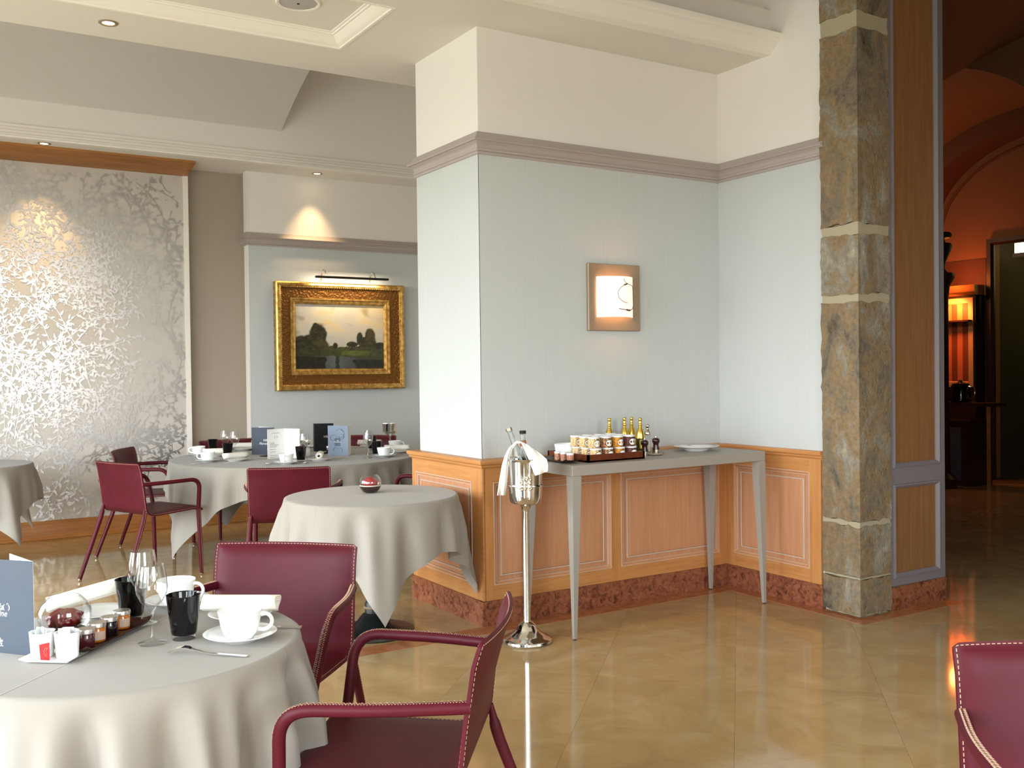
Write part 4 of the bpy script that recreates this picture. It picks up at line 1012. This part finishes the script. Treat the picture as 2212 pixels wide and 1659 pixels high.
def mk_fork(lb, loc, rz):
    t = thing('fork', lb, 'fork', loc, rz); b = MB()
    strip3(b, [(.095, .002), (.06, .0035), (.0, .005), (-.035, .012), (-.052, .017), (-.064, .017)], [.0055, .005, .0032, .0036, .009, .0105], .0022); b.build('handle', m_silver, t, 50)
    b = MB()
    for y in (-.0083, -.0028, .0028, .0083):
        P = [(-.063, .017), (-.080, .013), (-.098, .0035)]; b.tube([(x, y, z) for x, z in P], [.0017, .0015, .0009], 5)
    b.build('tines', m_silver, t, 60); return t
def mk_knife(lb, loc, rz):
    t = thing('knife', lb, 'knife', loc, rz); b = MB()
    strip3(b, [(.105, .003), (.06, .0035), (.01, .003)], [.0055, .005, .004], .004); b.build('handle', m_silver, t, 50)
    b = MB(); strip3(b, [(.01, .003), (0, .003), (-.06, .003), (-.095, .003), (-.103, .003)], [.004, .0075, .008, .006, .001], .0014); b.build('blade', m_silver, t, 50); return t
def mk_spoon(lb, loc, rz):
    t = thing('spoon', lb, 'spoon', loc, rz); b = MB(); strip3(b, [(.075, .003), (.03, .004), (-.02, .006)], [.004, .003, .002], .002); b.build('handle', m_silver, t, 50)
    MB().grid(lambda i, j: (-.035-.018*math.cos(2*math.pi*i)*(1-j), .011*math.sin(2*math.pi*i)*(1-j), .002+.005*(1-j)**2), 20, 4, True).build('bowl', m_silver, t, 180); return t
def jar_maker(name, content, lid, rr, hh, labelm=None):
    def mk(lb, loc, rz):
        t = thing(name, lb, 'jar', loc, rz)
        MB().lathe([(0, 0), (rr*.88, 0), (rr*.94, .002), (rr*.94, hh*.70), (rr*.86, hh*.76), (0, hh*.76)], 28).build('contents', content, t, 50)
        MB().lathe([(0, hh*.765), (rr*.92, hh*.765), (rr*1.0, hh*.78), (rr*1.0, hh*.97), (rr*.97, hh), (0, hh*.985)], 28).build('lid', lid, t, 40)
        if labelm: MB().lathe([(rr*.955, hh*.12), (rr*.955, hh*.58)], 10, a0=R(-55), a1=R(25)).build('label', labelm, t, 180)
        return t
    return mk

# ------------------------------------------------------------------ the near table
place('saucer', mk_saucer, 'white saucer under the coffee cup nearest to the right edge of the near table', .674, 2.352)
place('cup', mk_cup, 'white coffee cup on its saucer in front of the rolled napkin on the near table', .674, 2.352, R(-28), ZT+.0065)
place('saucer', mk_saucer, 'white saucer half hidden behind the right black tumbler on the near table', .630, 2.805)
place('cup', mk_cup, 'white coffee cup at the far rim of the near table behind the wine glasses', .625, 2.800, R(-35), ZT+.0065)
place('plate', mk_plate, 'white side plate under the napkin roll behind the front coffee cup', .736, 2.562)
place('plate', mk_plate, 'white side plate under the leaning napkin roll behind the candle bowl', .425, 2.800)
place('roll', mk_roll, 'white rolled napkin lying across the plate behind the front coffee cup', .736, 2.558, R(-35), ZT+.0145)
n2 = place('roll', mk_roll, 'rolled napkin sloping up behind the candle bowl on the near table', .405, 2.835, 0, ZT+.030); n2.rotation_euler = (0, R(-13), R(-16))
place('tumbler', mk_tumbler, 'black glass tumbler in front, left of the white cup on the near table', .562, 2.443)
place('tumbler', mk_tumbler, 'black glass tumbler behind the jam jars on the near table', .490, 2.710)
place('glass', mk_glass, 'wine glass in front, right of the jam tray on the near table', .488, 2.443)
place('glass', mk_glass, 'wine glass behind the first one, next to the rear black tumbler', .508, 2.650)
place('fork', mk_fork, 'silver fork lying at the front edge of the near table', .575, 2.265, R(-42))
place('fork', mk_fork, 'silver fork with its tines showing left of the napkin roll on the near table', .690, 2.700, R(-30))
place('knife', mk_knife, 'silver knife with its handle end sticking out behind the front cup', .745, 2.425, R(-30))
# jam tray
jt = thing('jam_tray', 'long dark wooden tray carrying four jam jars on the near table', 'tray', (.402, 2.546, ZT), R(50))
b = MB(); prof = [(-.148, .016), (-.130, .006), (-.115, .003), (.115, .003), (.130, .006), (.148, .016)]
def boat(i, j):
    k = i*(len(prof)-1); q = min(int(k), len(prof)-2); f = k-q; x = prof[q][0]+(prof[q+1][0]-prof[q][0])*f; z = prof[q][1]+(prof[q+1][1]-prof[q][1])*f
    y = (j-.5)*.076; return (x, y, z+.010*abs(2*j-1)**3)
b.grid(boat, 20, 10); jo = b.build('dish', m_darkwood, jt, 60); q = jo.modifiers.new('thickness', 'SOLIDIFY'); q.thickness = .003; q.offset = 1
J = [(.345, 2.482, m_jamred, 'dark red', 'nearest of the four jars on the long tray'), (.377, 2.528, m_honey, 'amber', 'second nearest of the four jars on the long tray'), (.412, 2.572, m_jamdark, 'black', 'third nearest of the four jars on the long tray'), (.450, 2.622, m_honey, 'amber', 'farthest of the four jars on the long tray')]
for k, (x, y, mt, nm, pos) in enumerate(J):
    jar_maker('jam_jar', mt, m_lidsilver, .0215, .045, m_labelp if k in (1, 3) else None)('%s jam jar, %s' % (nm, pos), (x, y, ZT+.0045), R(-60))
# sugar pots on a white dish
sd = MB(); cxs = [(-.062, -.043), (.062, -.043), (.062, .043), (-.062, .043)]
vs = [(x*.80, y*.75, .002) for x, y in cxs]+[(x, y, .011) for x, y in cxs]+[(x*1.03, y*1.04, .012) for x, y in cxs]+[(x*.80, y*.75, .006) for x, y in cxs]
o = MB(); fs = [(0, 1, 2, 3), (12, 13, 14, 15)]
for i in range(4): j = (i+1) % 4; fs += [(i, j, 8+j, 8+i), (8+i, 8+j, 4+j, 4+i), (4+i, 4+j, 12+j, 12+i)]
o.add(vs, fs); sdo = o.build('sugar_dish', m_porcelain, None); sdo.location = (.272, 2.432, ZT); sdo.rotation_euler = (0, 0, R(-38)); tag(sdo, 'white rectangular dish under the two sugar pots on the near table', 'dish')
bev = sdo.modifiers.new('bevel', 'BEVEL'); bev.width = .003; bev.segments = 2
def mk_pot(lb, loc, rz):
    t = thing('sugar_pot', lb, 'pot', loc, rz)
    def ring(i, j, rr, z): a = 2*math.pi*i; k = 1+.07*math.cos(3*a); return (rr*k*math.cos(a), rr*k*math.sin(a), z)
    pr = [(.0, .0), (.022, 0), (.0236, .003), (.0266, .050), (.0275, .058), (.0258, .058), (.0245, .050), (.0218, .006), (0, .005)]
    b = MB(); b.grid(lambda i, j: ring(i, 0, max(1e-4, pr[int(round(j*8))][0]), pr[int(round(j*8))][1]), 32, 8, True); b.build('body', m_porcelain, t, 60)
    rnd = random.Random(len(lb)); b = MB()
    for k in range(5):
        M = Matrix.Translation((rnd.uniform(-.010, .010), rnd.uniform(-.010, .010), .042)) @ Matrix.Rotation(rnd.uniform(0, 3), 4, 'Z') @ Matrix.Rotation(rnd.uniform(-.4, .4), 4, 'X')
        b.box(-.012, -.0015, -.02, .012, .0015, .024, M=M)
    b.build('sachets', m_film, t); return t
place('pot', mk_pot, 'white sugar pot on the left of the dish, filled with clear sachets', .248, 2.450, .3, ZT+.0065)
place('pot', mk_pot, 'white sugar pot on the right of the dish, nearest the jam jars', .298, 2.418, 1.2, ZT+.0065)
rs_ = thing('sugar_sachet', 'red paper sachet with a pale emblem wedged between the two sugar pots', 'sachet', (.249, 2.411, ZT+.008), R(-38))
MB().add([(-.010, 0, 0), (.012, -.001, 0), (.012, -.001, .040), (-.013, 0, .034), (-.010, .0015, 0), (.012, .0005, 0), (.012, .0005, .040), (-.013, .0015, .034)], [(0, 1, 2, 3), (7, 6, 5, 4), (0, 4, 5, 1), (1, 5, 6, 2), (2, 6, 7, 3), (3, 7, 4, 0)]).build('paper', m_redsachet, rs_)
m_pink = mat('pink_ink', rgb(246, 130, 120), .6)
MB().tube([(.006+.006*math.cos(a), -.0016, .019+.009*math.sin(a)) for a in [R(60+30*i) for i in range(8)]], .0006, 4).build('emblem', m_pink, rs_)
MB().tube([(.006, -.0016, .012), (.004, -.0016, .019), (.007, -.0016, .026)], .0005, 4).build('emblem', m_pink, rs_)
# candle bowls
def mk_bowl(lb, loc, rz, rose, rr):
    t = thing('candle_bowl', lb, 'candle holder', loc, rz); k = rr/.06
    out = [(0, .0), (.026, 0), (.040, .006), (.054, .024), (.060, .048), (.0585, .066), (.050, .084), (.038, .096), (.034, .099)]
    inn = [(.0325, .0985), (.037, .0945), (.049, .082), (.0568, .066), (.058, .048), (.052, .025), (.039, .008), (.026, .003), (0, .003)]
    MB().lathe([(a*k, b*k) for a, b in out+inn], 40).build('glass', m_glass, t, 80)
    if rose:
        MB().lathe([(a*k, b*k) for a, b in [(0, .0038), (.026, .0042), (.038, .009), (.046, .019), (.040, .022), (0, .022)]], 28).build('dark_sand', m_darkbrown, t, 60)
        b = MB(); rnd = random.Random(2)
        def ros(i, j):
            a = 2*math.pi*i; v = -1+2*j; q = math.sqrt(max(0, 1-v*v)); w_ = 1+.10*math.sin(5*a+6*v)+.07*math.sin(9*a-4*v)
            return (.038*k*q*w_*math.cos(a), .038*k*q*w_*math.sin(a), (.046+.022*v+.004*math.sin(7*a)*q)*k)
        b.grid(ros, 40, 16, True); b.build('rose_candle', m_redwax, t, 180)
        MB().lathe([(0, .018), (.024, .019), (.030, .024), (.026, .034), (0, .034)], 24, (.0, 0, 0)).build('candle_cup', m_jamred, t, 60)
    else:
        MB().lathe([(a*k, b*k) for a, b in [(0, .0038), (.026, .0042), (.038, .009), (.051, .026), (.0555, .036), (0, .036)]], 28).build('dark_sand', m_darkbrown, t, 60)
        MB().lathe([(a*k, b*k) for a, b in [(.052, .0375), (.0565, .038), (.0572, .043), (.053, .044)]], 36).build('white_ring', mat('cream_pebbles', rgb(226, 210, 196), .6), t, 60)
        MB().lathe([(0, .030*k)]+[(.040*k*math.cos(R(-20+11*i)), (.052+.034*math.sin(R(-20+11*i)))*k) for i in range(11)], 30, (0, 0, 0)).build('red_ball', m_redglossy, t, 80)
    return t
mk_bowl('round glass bowl with a dark red rose candle behind the sugar pots', (.318, 2.625, ZT), 0, True, .0625)
mk_bowl('round glass bowl with a glossy red ball and cream ring on the small bare table', (2.085, 4.805, ZT), 0, False, .060)
mk_bowl('small red candle bowl behind the tumbler on the big table', (2.70, 7.62, ZT), 0, True, .055)

# menu cards: two covers hinged at a spine
def menu(label, spine, a_front, a_back, wd, hh, mf, mb_, inside=None):
    t = thing('menu_card', label, 'menu', (spine[0], spine[1], ZT)); out = []
    for nm, an, m_ in (('front_cover', a_front, mf), ('back_cover', a_back, mb_)):
        M = Matrix.Rotation(an, 4, 'Z'); o = MB().box(0, -.0006, .0005, wd, .0006, hh, M=M).build(nm, m_, t); out.append((o, an))
    return t, out
def page(an, side, x, z, wd=0):   # text plane on a cover; side = +1 / -1 : which face
    M = Matrix.Rotation(an, 4, 'Z') @ Matrix.Translation((x, -.0010*side, z)) @ Matrix.Rotation(R(90), 4, 'X')
    if side < 0: M = Matrix.Rotation(an, 4, 'Z') @ Matrix.Translation((x, .0010, z)) @ Matrix.Rotation(R(180), 4, 'Z') @ Matrix.Rotation(R(90), 4, 'X')
    return M
aF = math.atan2(.08, -.065); aB = R(104)
m1, cv1 = menu('slate blue menu card with white script standing at the left edge of the near table', (.236, 2.486), aF, aB, .150, .220, m_card_blue, m_paper)
P1 = lambda x, z: page(aF, -1, x, z)
text('lettering', 'Villa', .0215, m_inkwhite, cv1[0][0], P1(.0915, .102), .35, 'RIGHT'); text('lettering', 'Florentine', .0205, m_inkwhite, cv1[0][0], P1(.0800, .087), .35, 'RIGHT')
eb = MB()
for s in (1, -1): eb.tube([P1(.081, .108) @ Vector((s*(.003+.006*math.sin(R(20+i*14))), .0075*math.cos(R(20+i*14)), 0)) for i in range(11)], [.0003+.0011*math.sin(math.pi*i/10) for i in range(11)], 4)
eb.tube([P1(.081, .108) @ Vector((.001, .007, 0)), P1(.081, .108) @ Vector((.003, .010, 0)), P1(.081, .108) @ Vector((.006, .0095, 0))], .0007, 4); eb.build('emblem', m_inkwhite, cv1[0][0])
for k in range(8):
    t_ = MB(); wdt = .026-.012*abs(math.sin(k*1.7)); t_.add([P1(.100, .071-k*.0036) @ Vector(q) for q in ((-wdt, 0, 0), (wdt, 0, 0), (wdt, .0008, 0), (-wdt, .0008, 0))], [(0, 1, 2, 3)]); t_.build('small_print', m_ink, cv1[0][0])
eb = MB()
for q in [(0, .006), (.006, .002), (-.006, .002), (.004, -.005), (-.004, -.005), (0, 0)]: eb.add([P1(.102, .027) @ Vector((q[0]+.0028*math.cos(a), q[1]+.0028*math.sin(a), .0)) for a in [R(45*i) for i in range(8)]], [tuple(range(8))])
eb.add([P1(.102, .0165) @ Vector(q) for q in ((-.010, 0, 0), (.010, 0, 0), (.010, .0012, 0), (-.010, .0012, 0))], [(0, 1, 2, 3)]); eb.build('emblem', m_inkwhite, cv1[0][0])

# ------------------------------------------------------------------ the big table (centre 2.56, 7.3)
def cupset(cl, sl, x, y, rz):
    place('saucer', mk_saucer, sl, x, y); place('cup', mk_cup, cl, x, y, rz, ZT+.0065)
cupset('white cup at the front left rim of the big table, handle to the left', 'white saucer at the front left rim of the big table', 1.845, 7.20, R(150))
cupset('white cup at the left rim of the big table, behind the front left cup', 'white saucer at the left rim of the big table behind the front left cup', 1.93, 7.80, R(150))
cupset('white cup at the front of the big table before the open white menu', 'white saucer at the front of the big table before the open white menu', 2.255, 6.665, R(-120))
cupset('white cup at the front right of the big table, handle to the right', 'white saucer at the front right of the big table beside the stacked-looking tumblers', 3.03, 6.72, R(-30))
cupset('white cup at the right rim of the big table beside the silver goblet', 'white saucer at the right rim of the big table beside the silver goblet', 3.39, 7.30, R(-30))
cupset('white cup at the far rim of the big table, mostly behind the blue menu', 'white saucer at the far rim of the big table left of the blue menu', 2.50, 8.12, R(40))
for lb, x, y in [('black tumbler at the far left of the big table before a chair back', 2.10, 8.02), ('black tumbler standing in front of the two wine glasses on the big table', 2.075, 7.50), ('black tumbler right of the front cup on the big table', 2.41, 6.80), ('front one of the two black tumblers at the right of the big table', 3.05, 6.90), ('rear one of the two black tumblers at the right of the big table', 3.24, 7.42)]:
    place('tumbler', mk_tumbler, lb, x, y)
for lb, x, y in [('larger-looking left wine glass at the left of the big table', 2.14, 7.80), ('right wine glass at the left of the big table, over the black tumbler', 2.165, 7.62), ('wine glass behind the open white menu on the big table', 2.62, 7.42), ('wine glass beside the open white menu above the middle black tumbler', 2.50, 6.98), ('front wine glass left of the two black tumblers at the right of the big table', 2.91, 6.74), ('rear wine glass left of the two black tumblers at the right of the big table', 3.04, 7.03)]:
    place('glass', mk_glass, lb, x, y)
for lb, pl_, x, y, a in [('napkin roll pointing towards the camera beside the front left cup of the big table', 'side plate under the napkin roll beside the front left cup', 2.03, 7.13, 20), ('napkin roll behind the two left cups of the big table', 'side plate under the napkin roll behind the two left cups', 2.02, 7.62, -15), ('napkin roll at the far left of the big table behind the wine glasses', 'side plate at the far left of the big table', 2.36, 8.08, -25), ('napkin roll seen end-on on its plate right of the front cup of the big table', 'side plate under the end-on napkin roll', 2.535, 6.755, 66), ('napkin roll seen end-on behind the red candle bowl', 'side plate behind the red candle bowl of the big table', 2.90, 7.98, 70), ('napkin roll behind the black tumblers at the right of the big table', 'side plate behind the black tumblers', 3.33, 7.68, -35), ('napkin roll lying right of the front right cup of the big table', 'side plate right of the front right cup', 3.27, 7.00, -32)]:
    place('plate', mk_plate, pl_, x, y); place('roll', mk_roll, lb, x, y, R(a), ZT+.0175)
place('fork', mk_fork, 'silver fork left of the front cup of the big table', 2.14, 6.70, R(63)); place('fork', mk_fork, 'silver fork right of the front cup of the big table', 2.375, 6.60, R(63))
place('fork', mk_fork, 'silver fork beside the front right wine glass of the big table', 2.95, 6.66, R(-25)); place('knife', mk_knife, 'silver knife at the front left rim of the big table', 1.80, 7.07, R(-5))
place('spoon', mk_spoon, 'silver spoon beside the front right cup of the big table', 3.18, 6.86, R(-25))
# menus on the big table
def outer(side, sp, lf, lb): return math.atan2(lf[1]-sp[1], lf[0]-sp[0])
m2, c2 = menu('slate blue menu card standing left of the open white one on the big table', (2.445, 7.50), R(140), R(112), .19, .215, m_card_blue, m_paper)
text('lettering', 'Villa\nFlorentine', .026, m_inkwhite, c2[0][0], page(R(140), -1, .075, .105), .35)
m3, c3 = menu('open white menu card with printed lines on the big table', (2.42, 7.19), R(198), R(-62), .155, .222, m_paper, m_paper)
P3 = lambda x, z: page(R(198), -1, x, z)

for k, (z, wd_, xx) in enumerate([(.190, .044, .078), (.118, .030, .112), (.110, .026, .115), (.102, .052, .090), (.094, .044, .098), (.086, .038, .103), (.068, .034, .106), (.050, .030, .108), (.022, .058, .084), (.008, .060, .082)]):
    MB().add([P3(xx, z) @ Vector(q) for q in ((-wd_*.8, 0, 0), (wd_*.8, 0, 0), (wd_*.8, .0022, 0), (-wd_*.8, .0022, 0))], [(0, 1, 2, 3)]).build('printed_line', m_ink, c3[0][0])
eb = MB()
for s in (1, -1): eb.tube([P3(.078, .162) @ Vector((s*(.003+.008*math.sin(R(20+i*14))), .010*math.cos(R(20+i*14)), 0)) for i in range(11)], .0009, 4)
eb.build('emblem', m_ink, c3[0][0])
m4, c4 = menu('black menu card standing behind the ornamented blue one on the big table', (2.96, 7.56), R(182), R(150), .165, .225, m_card_black, m_card_black)
text('lettering', 'Villa', .026, m_inkwhite, c4[0][0], page(R(182), -1, .07, .11), .35)
m5, c5 = menu('light blue menu card with dark scrolls and a square emblem on the big table', (2.865, 7.02), R(135), R(60), .165, .232, mat('pale_blue_card', rgb(116, 130, 150), .5), m_paper)
P5 = lambda x, z: page(R(135), -1, x, z)
MB().add([P5(.085, .105) @ Vector(q) for q in ((-.024, -.030, 0), (.024, -.030, 0), (.024, .030, 0), (-.024, .030, 0))], [(0, 1, 2, 3)]).build('emblem_square', mat('grey_square', rgb(70, 84, 96), .5), c5[0][0])
MM = page(R(135), -1, .085, .112) @ Matrix.Translation((0, 0, .0006)); text('lettering', 'Villa\nFlorentine', .013, m_inkwhite, c5[0][0], MM, .35, spacing=.8)
def scroll(cx, cz, r0, a0, a1, w0=.0010):
    n = 22; MBs.tube([P5(cx, cz) @ Vector((r0*(1-.55*i/n)*math.cos(a0+(a1-a0)*i/n), r0*(1-.55*i/n)*math.sin(a0+(a1-a0)*i/n), 0)) for i in range(n+1)], [w0*(.5+math.sin(math.pi*i/n)) for i in range(n+1)], 4)
MBs = MB(); scroll(.062, .165, .045, 2.6, -2.4); scroll(.120, .135, .032, 0, 5.6); scroll(.050, .150, .028, 3, 8.2); scroll(.062, .04, .024, 3.0, -1.2); scroll(.105, .045, .022, 0.2, 4.2); scroll(.035, .200, .02, 2.5, 5)
MBs.build('scroll_ornament', m_inkdark, c5[0][0])
jar_maker('jam_jar', m_jamdark, m_lidsilver, .0215, .05)('small black jam jar in front of the blue menu on the big table', (2.375, 7.40, ZT+.008), 0)
jar_maker('jam_jar', m_jamdark, m_lidsilver, .0215, .05)('small black jam jar between the black and the light blue menu', (2.83, 7.33, ZT+.008), 0)
for lb, x, y, a in [('small dark jam tray in front of the blue menu on the big table', 2.37, 7.41, 35), ('small dark jam tray between the two right menus on the big table', 2.815, 7.34, 35)]:
    o = MB().box(-.075, -.034, 0, .075, .034, .007, .003).build('jam_tray', m_darkwood); o.location = (x, y, ZT); o.rotation_euler = (0, 0, R(a)); tag(o, lb, 'tray')
place('pot', mk_pot, 'white sugar pot behind the middle black tumbler on the big table', 2.60, 7.19, .5, ZT)
gb = thing('goblet', 'silver goblet on a slim stem at the right rim of the big table', 'goblet', (3.44, 7.50, ZT))
MB().lathe([(0, .003), (.045, .002), (.047, .005), (.02, .012), (.007, .022), (.006, .095), (.012, .105), (.030, .115), (.056, .132), (.062, .15), (.0625, .205), (.064, .207), (.061, .207), (.060, .15), (.05, .132), (0, .116)], 32).build('bowl', m_silver, gb, 50)

# ------------------------------------------------------------------ things on the console table (top at ZC)
def bird(seed, cols, big):
    M = mat('dry_mix_%d' % seed, cols[0], .6); v = N(M, 'ShaderNodeTexVoronoi'); v.inputs['Scale'].default_value = big; L(M, coords(M, (1, 1, 1)), v.inputs['Vector'])
    sp_ = N(M, 'ShaderNodeSeparateColor'); L(M, v.outputs['Color'], sp_.inputs[0]); L(M, ramp(M, sp_.outputs[0], [(0, cols[1]), (.5, cols[0]), (1, cols[2])]), bsdf(M).inputs['Base Color']); bump(M, v.outputs['Distance'], .6, .003); return M
mx = [bird(1, (rgb(206, 172, 120), rgb(176, 130, 78), rgb(232, 208, 166)), 190), bird(2, (rgb(150, 96, 58), rgb(84, 40, 30), rgb(206, 168, 120)), 150), bird(3, (rgb(204, 132, 40), rgb(176, 100, 24), rgb(226, 164, 70)), 170), bird(4, (rgb(96, 52, 48), rgb(66, 30, 32), rgb(130, 80, 70)), 190)]
m_lblgreen = mat('dark_green_label', rgb(40, 46, 26), .5)
wt_ = thing('wooden_tray', 'mahogany tray with raised sides holding the stacked cereal jars on the console table', 'tray', (3.19, 4.265, ZC))
b = MB(); b.box(-.19, -.175, .001, .19, .20, .009)
for q in ((-.19, -.175, 0, .19, -.163, .040), (-.19, .188, 0, .19, .20, .040), (-.19, -.175, 0, -.178, .20, .040), (.178, -.175, 0, .19, .20, .040)): b.box(*q)
b.build('sides', m_traywood, wt_)
def mk_cereal(ci):
    def mk(lb, loc, rz):
        t = thing('cereal_jar', lb, 'jar', loc, rz); rr, hh = .0315, .060
        MB().lathe([(0, 0), (rr*.9, 0), (rr*.97, .003), (rr*.97, hh*.80), (rr*.9, hh*.84), (0, hh*.84)], 28).build('contents', mx[ci], t, 50)
        MB().lathe([(0, hh*.845), (rr*.96, hh*.845), (rr, hh*.86), (rr, hh*.98), (rr*.96, hh), (0, hh)], 28).build('lid', m_lidwhite, t, 40)
        # apple-shaped label: white field with a dark green edge and stalk leaf
        def lp_(a, z, o): aa = R(-78)+a/rr; return (rr*(.985+o)*math.cos(aa), rr*(.985+o)*math.sin(aa), z)
        for nm, sc_, o_, mm in (('label_edge', 1.14, .0, m_lblgreen), ('label', 1.0, .012, m_paper)):
            ps = []
            for i in range(24):
                t_ = 2*math.pi*i/24; q = .0195*sc_*(1-.10*math.cos(t_-math.pi/2)**6+.05*math.cos(2*t_)); ps.append(lp_(q*math.cos(t_), .0245+q*math.sin(t_)*.98, o_))
            MB().add(ps+[lp_(0, .024, o_)], [(i, (i+1) % 24, 24) for i in range(24)]).build(nm, mm, t)
        MB().add([lp_(a, z, .004) for a, z in ((-.006, .040), (.006, .040), (.009, .058), (-.003, .058))], [(0, 1, 2, 3)]).build('label_leaf', m_lblgreen, t); return t
    return mk
cn = ['pale oat flakes', 'brown nut mix', 'orange-yellow dried fruit', 'dark red-brown grains']; rn = ['front', 'middle', 'back']
pos_n = ['nearest the left front corner of the tray', 'second from the left of the front row', 'third from the left of the front row', 'at the right front corner of the tray']
for lay in (0, 1):
    for ci in range(4):
        for ro in range(3):
            if lay == 0 and ci > 0 and ro > 0 and ro < 1: continue
            ly = 'upper' if lay else 'lower'
            if ro == 0: lb = 'jar of %s, %s layer, %s' % (cn[ci], ly, pos_n[ci])
            else: lb = 'jar of %s in the %s row of the tray, %s layer' % (cn[ci], rn[ro], ly)
            x = 3.19-.118+ci*.079+(.012 if lay == 0 else 0); y = 4.135+ro*.080
            place('cereal%d' % ci, mk_cereal(ci), lb, x, y, R(-8), ZC+.0095+lay*.0605)
bw = MB().lathe([(0, .003), (.030, .003), (.032, 0), (.038, 0), (.054, .014), (.062, .038), (.0605, .046), (.064, .060), (.065, .070), (.063, .070), (.060, .05), (.05, .016), (.036, .006), (0, .006)], 36).build('white_bowl', m_porcelain, None, 60)
bw.location = (3.068, 4.385, ZC+.0095); tag(bw, 'white porcelain bowl at the back left of the mahogany tray', 'bowl')
sl_ = thing('slate_tray', 'small dark tray with upturned ends carrying three tiny jars at the console edge', 'tray', (2.930, 4.245, ZC), R(83))
b = MB(); b.grid(lambda i, j: ((i-.5)*.30, (j-.5)*.095, .003+.016*abs(2*i-1)**4+.006*abs(2*j-1)**4), 16, 6); q = b.build('dish', m_darkwood, sl_, 60).modifiers.new('thickness', 'SOLIDIFY'); q.thickness = .003; q.offset = 1
m_pinkjam = bird(9, (rgb(196, 138, 108), rgb(168, 104, 80), rgb(214, 164, 134)), 120)
for lb, x, y in [('tiny white-lidded jar, farthest of three on the small dark tray', 2.945, 4.285), ('tiny white-lidded jar, middle one of three on the small dark tray', 2.942, 4.225), ('tiny white-lidded jar, nearest of three on the small dark tray', 2.938, 4.162)]:
    place('tiny', jar_maker('tiny_jar', m_pinkjam, m_lidwhite, .0195, .046), lb, x, y, 0, ZC+.0045)
def mk_split(lb, loc, rz):
    t = thing('gold_bottle', lb, 'bottle', loc, rz)
    MB().lathe([(0, 0), (.022, 0), (.025, .004), (.025, .092), (.024, .102), (.0, .102)], 22).build('glass', mat('green_bottle_glass', rgb(60, 56, 22), .08, coat=.5) if 'gb' not in PROTO else PROTO['gb'], t, 50)
    MB().lathe([(.0252, .088), (.0245, .110), (.019, .132), (.0115, .150), (.0100, .158), (.0118, .160), (.0118, .168), (.0098, .171), (.0092, .190), (.0105, .193), (.0105, .203), (.008, .206), (0, .206)], 22).build('foil_neck', m_foil, t, 50)
    MB().lathe([(.0256, .030), (.0256, .080)], 12, a0=R(-150), a1=R(-30)).build('label', m_foil, t, 60); return t
for lb, x, y, zz in [('gold-foiled small bottle standing alone behind the cereal jars', 3.405, 4.432, 0), ('gold-foiled small bottle, left one of the group of three', 3.515, 4.432, -.006), ('gold-foiled small bottle, tallest-looking middle one of the group of three', 3.580, 4.448, 0), ('gold-foiled small bottle, front right one of the group of three next to the salt mill', 3.560, 4.345, 0)]:
    place('split', mk_split, lb, x, y, R(10), ZC)
pm = thing('pepper_mill', 'dark wooden pepper mill with steel base at the right of the tray', 'mill', (3.595, 4.250, ZC+.006))
def mill(t):
    MB().lathe([(0, .022), (.0205, .022), (.0205, .028), (.016, .044), (.0155, .054), (.021, .064), (.0225, .070), (.0215, .080), (.014, .087), (0, .089)], 24).build('body', m_millwood, t, 60)
    MB().lathe([(0, 0), (.020, 0), (.020, .022), (0, .022)], 24).build('steel_base', m_chrome, t, 40)
    MB().lathe([(0, .088), (.005, .090), (.004, .096), (0, .097)], 12).build('knob', m_chrome, t, 60)
mill(pm)
dup(pm, (3.500, 4.235, ZC), 0, 'dark wooden pepper mill half hidden behind the right end of the cereal jars')
sm = thing('salt_mill', 'clear salt mill with a steel head behind the pepper mill', 'mill', (3.660, 4.400, ZC))
MB().lathe([(0, 0), (.020, 0), (.021, .004), (.018, .09), (.018, .10), (0, .10)], 24).build('clear_body', m_glass, sm, 50)
MB().lathe([(0, .004), (.013, .005), (.013, .07), (0, .07)], 16).build('salt', m_paper, sm, 50)
MB().lathe([(0, .100), (.019, .100), (.020, .106), (.019, .116), (.012, .128), (.008, .136), (.008, .142), (.012, .146), (.013, .153), (.010, .160), (.005, .163), (0, .164)], 24).build('steel_head', m_chrome, sm, 50)
ds = thing('salt_dish', 'small glass dish of pale salt under the pepper mill on the console table', 'dish', (3.570, 4.235, ZC))
MB().lathe([(0, 0), (.045, 0), (.052, .004), (.054, .016), (.0525, .016), (.050, .005), (0, .0025)], 32).build('glass', m_glass, ds, 60)
MB().lathe([(0, .003), (.048, .004), (.046, .007), (.0, .0055)], 24).build('salt', mat('pale_salt', rgb(206, 190, 168), .9), ds, 60)
dp = MB().lathe([(0, .005), (.062, .005), (.064, 0), (.070, 0), (.076, .008), (.10, .020), (.132, .026), (.1335, .028), (.132, .0295), (.098, .024), (.078, .012), (.06, .009), (0, .009)], 56).build('dinner_plate', m_porcelain, None, 60)
dp.location = (3.945, 4.30, ZC); tag(dp, 'large white rimmed plate on the right half of the console table', 'plate')
ss = place('spoon', mk_spoon, 'silver serving spoon resting on the large white plate', 3.95, 4.29, R(-6), ZC+.027); ss.scale = (1.75, 1.75, 1.75)
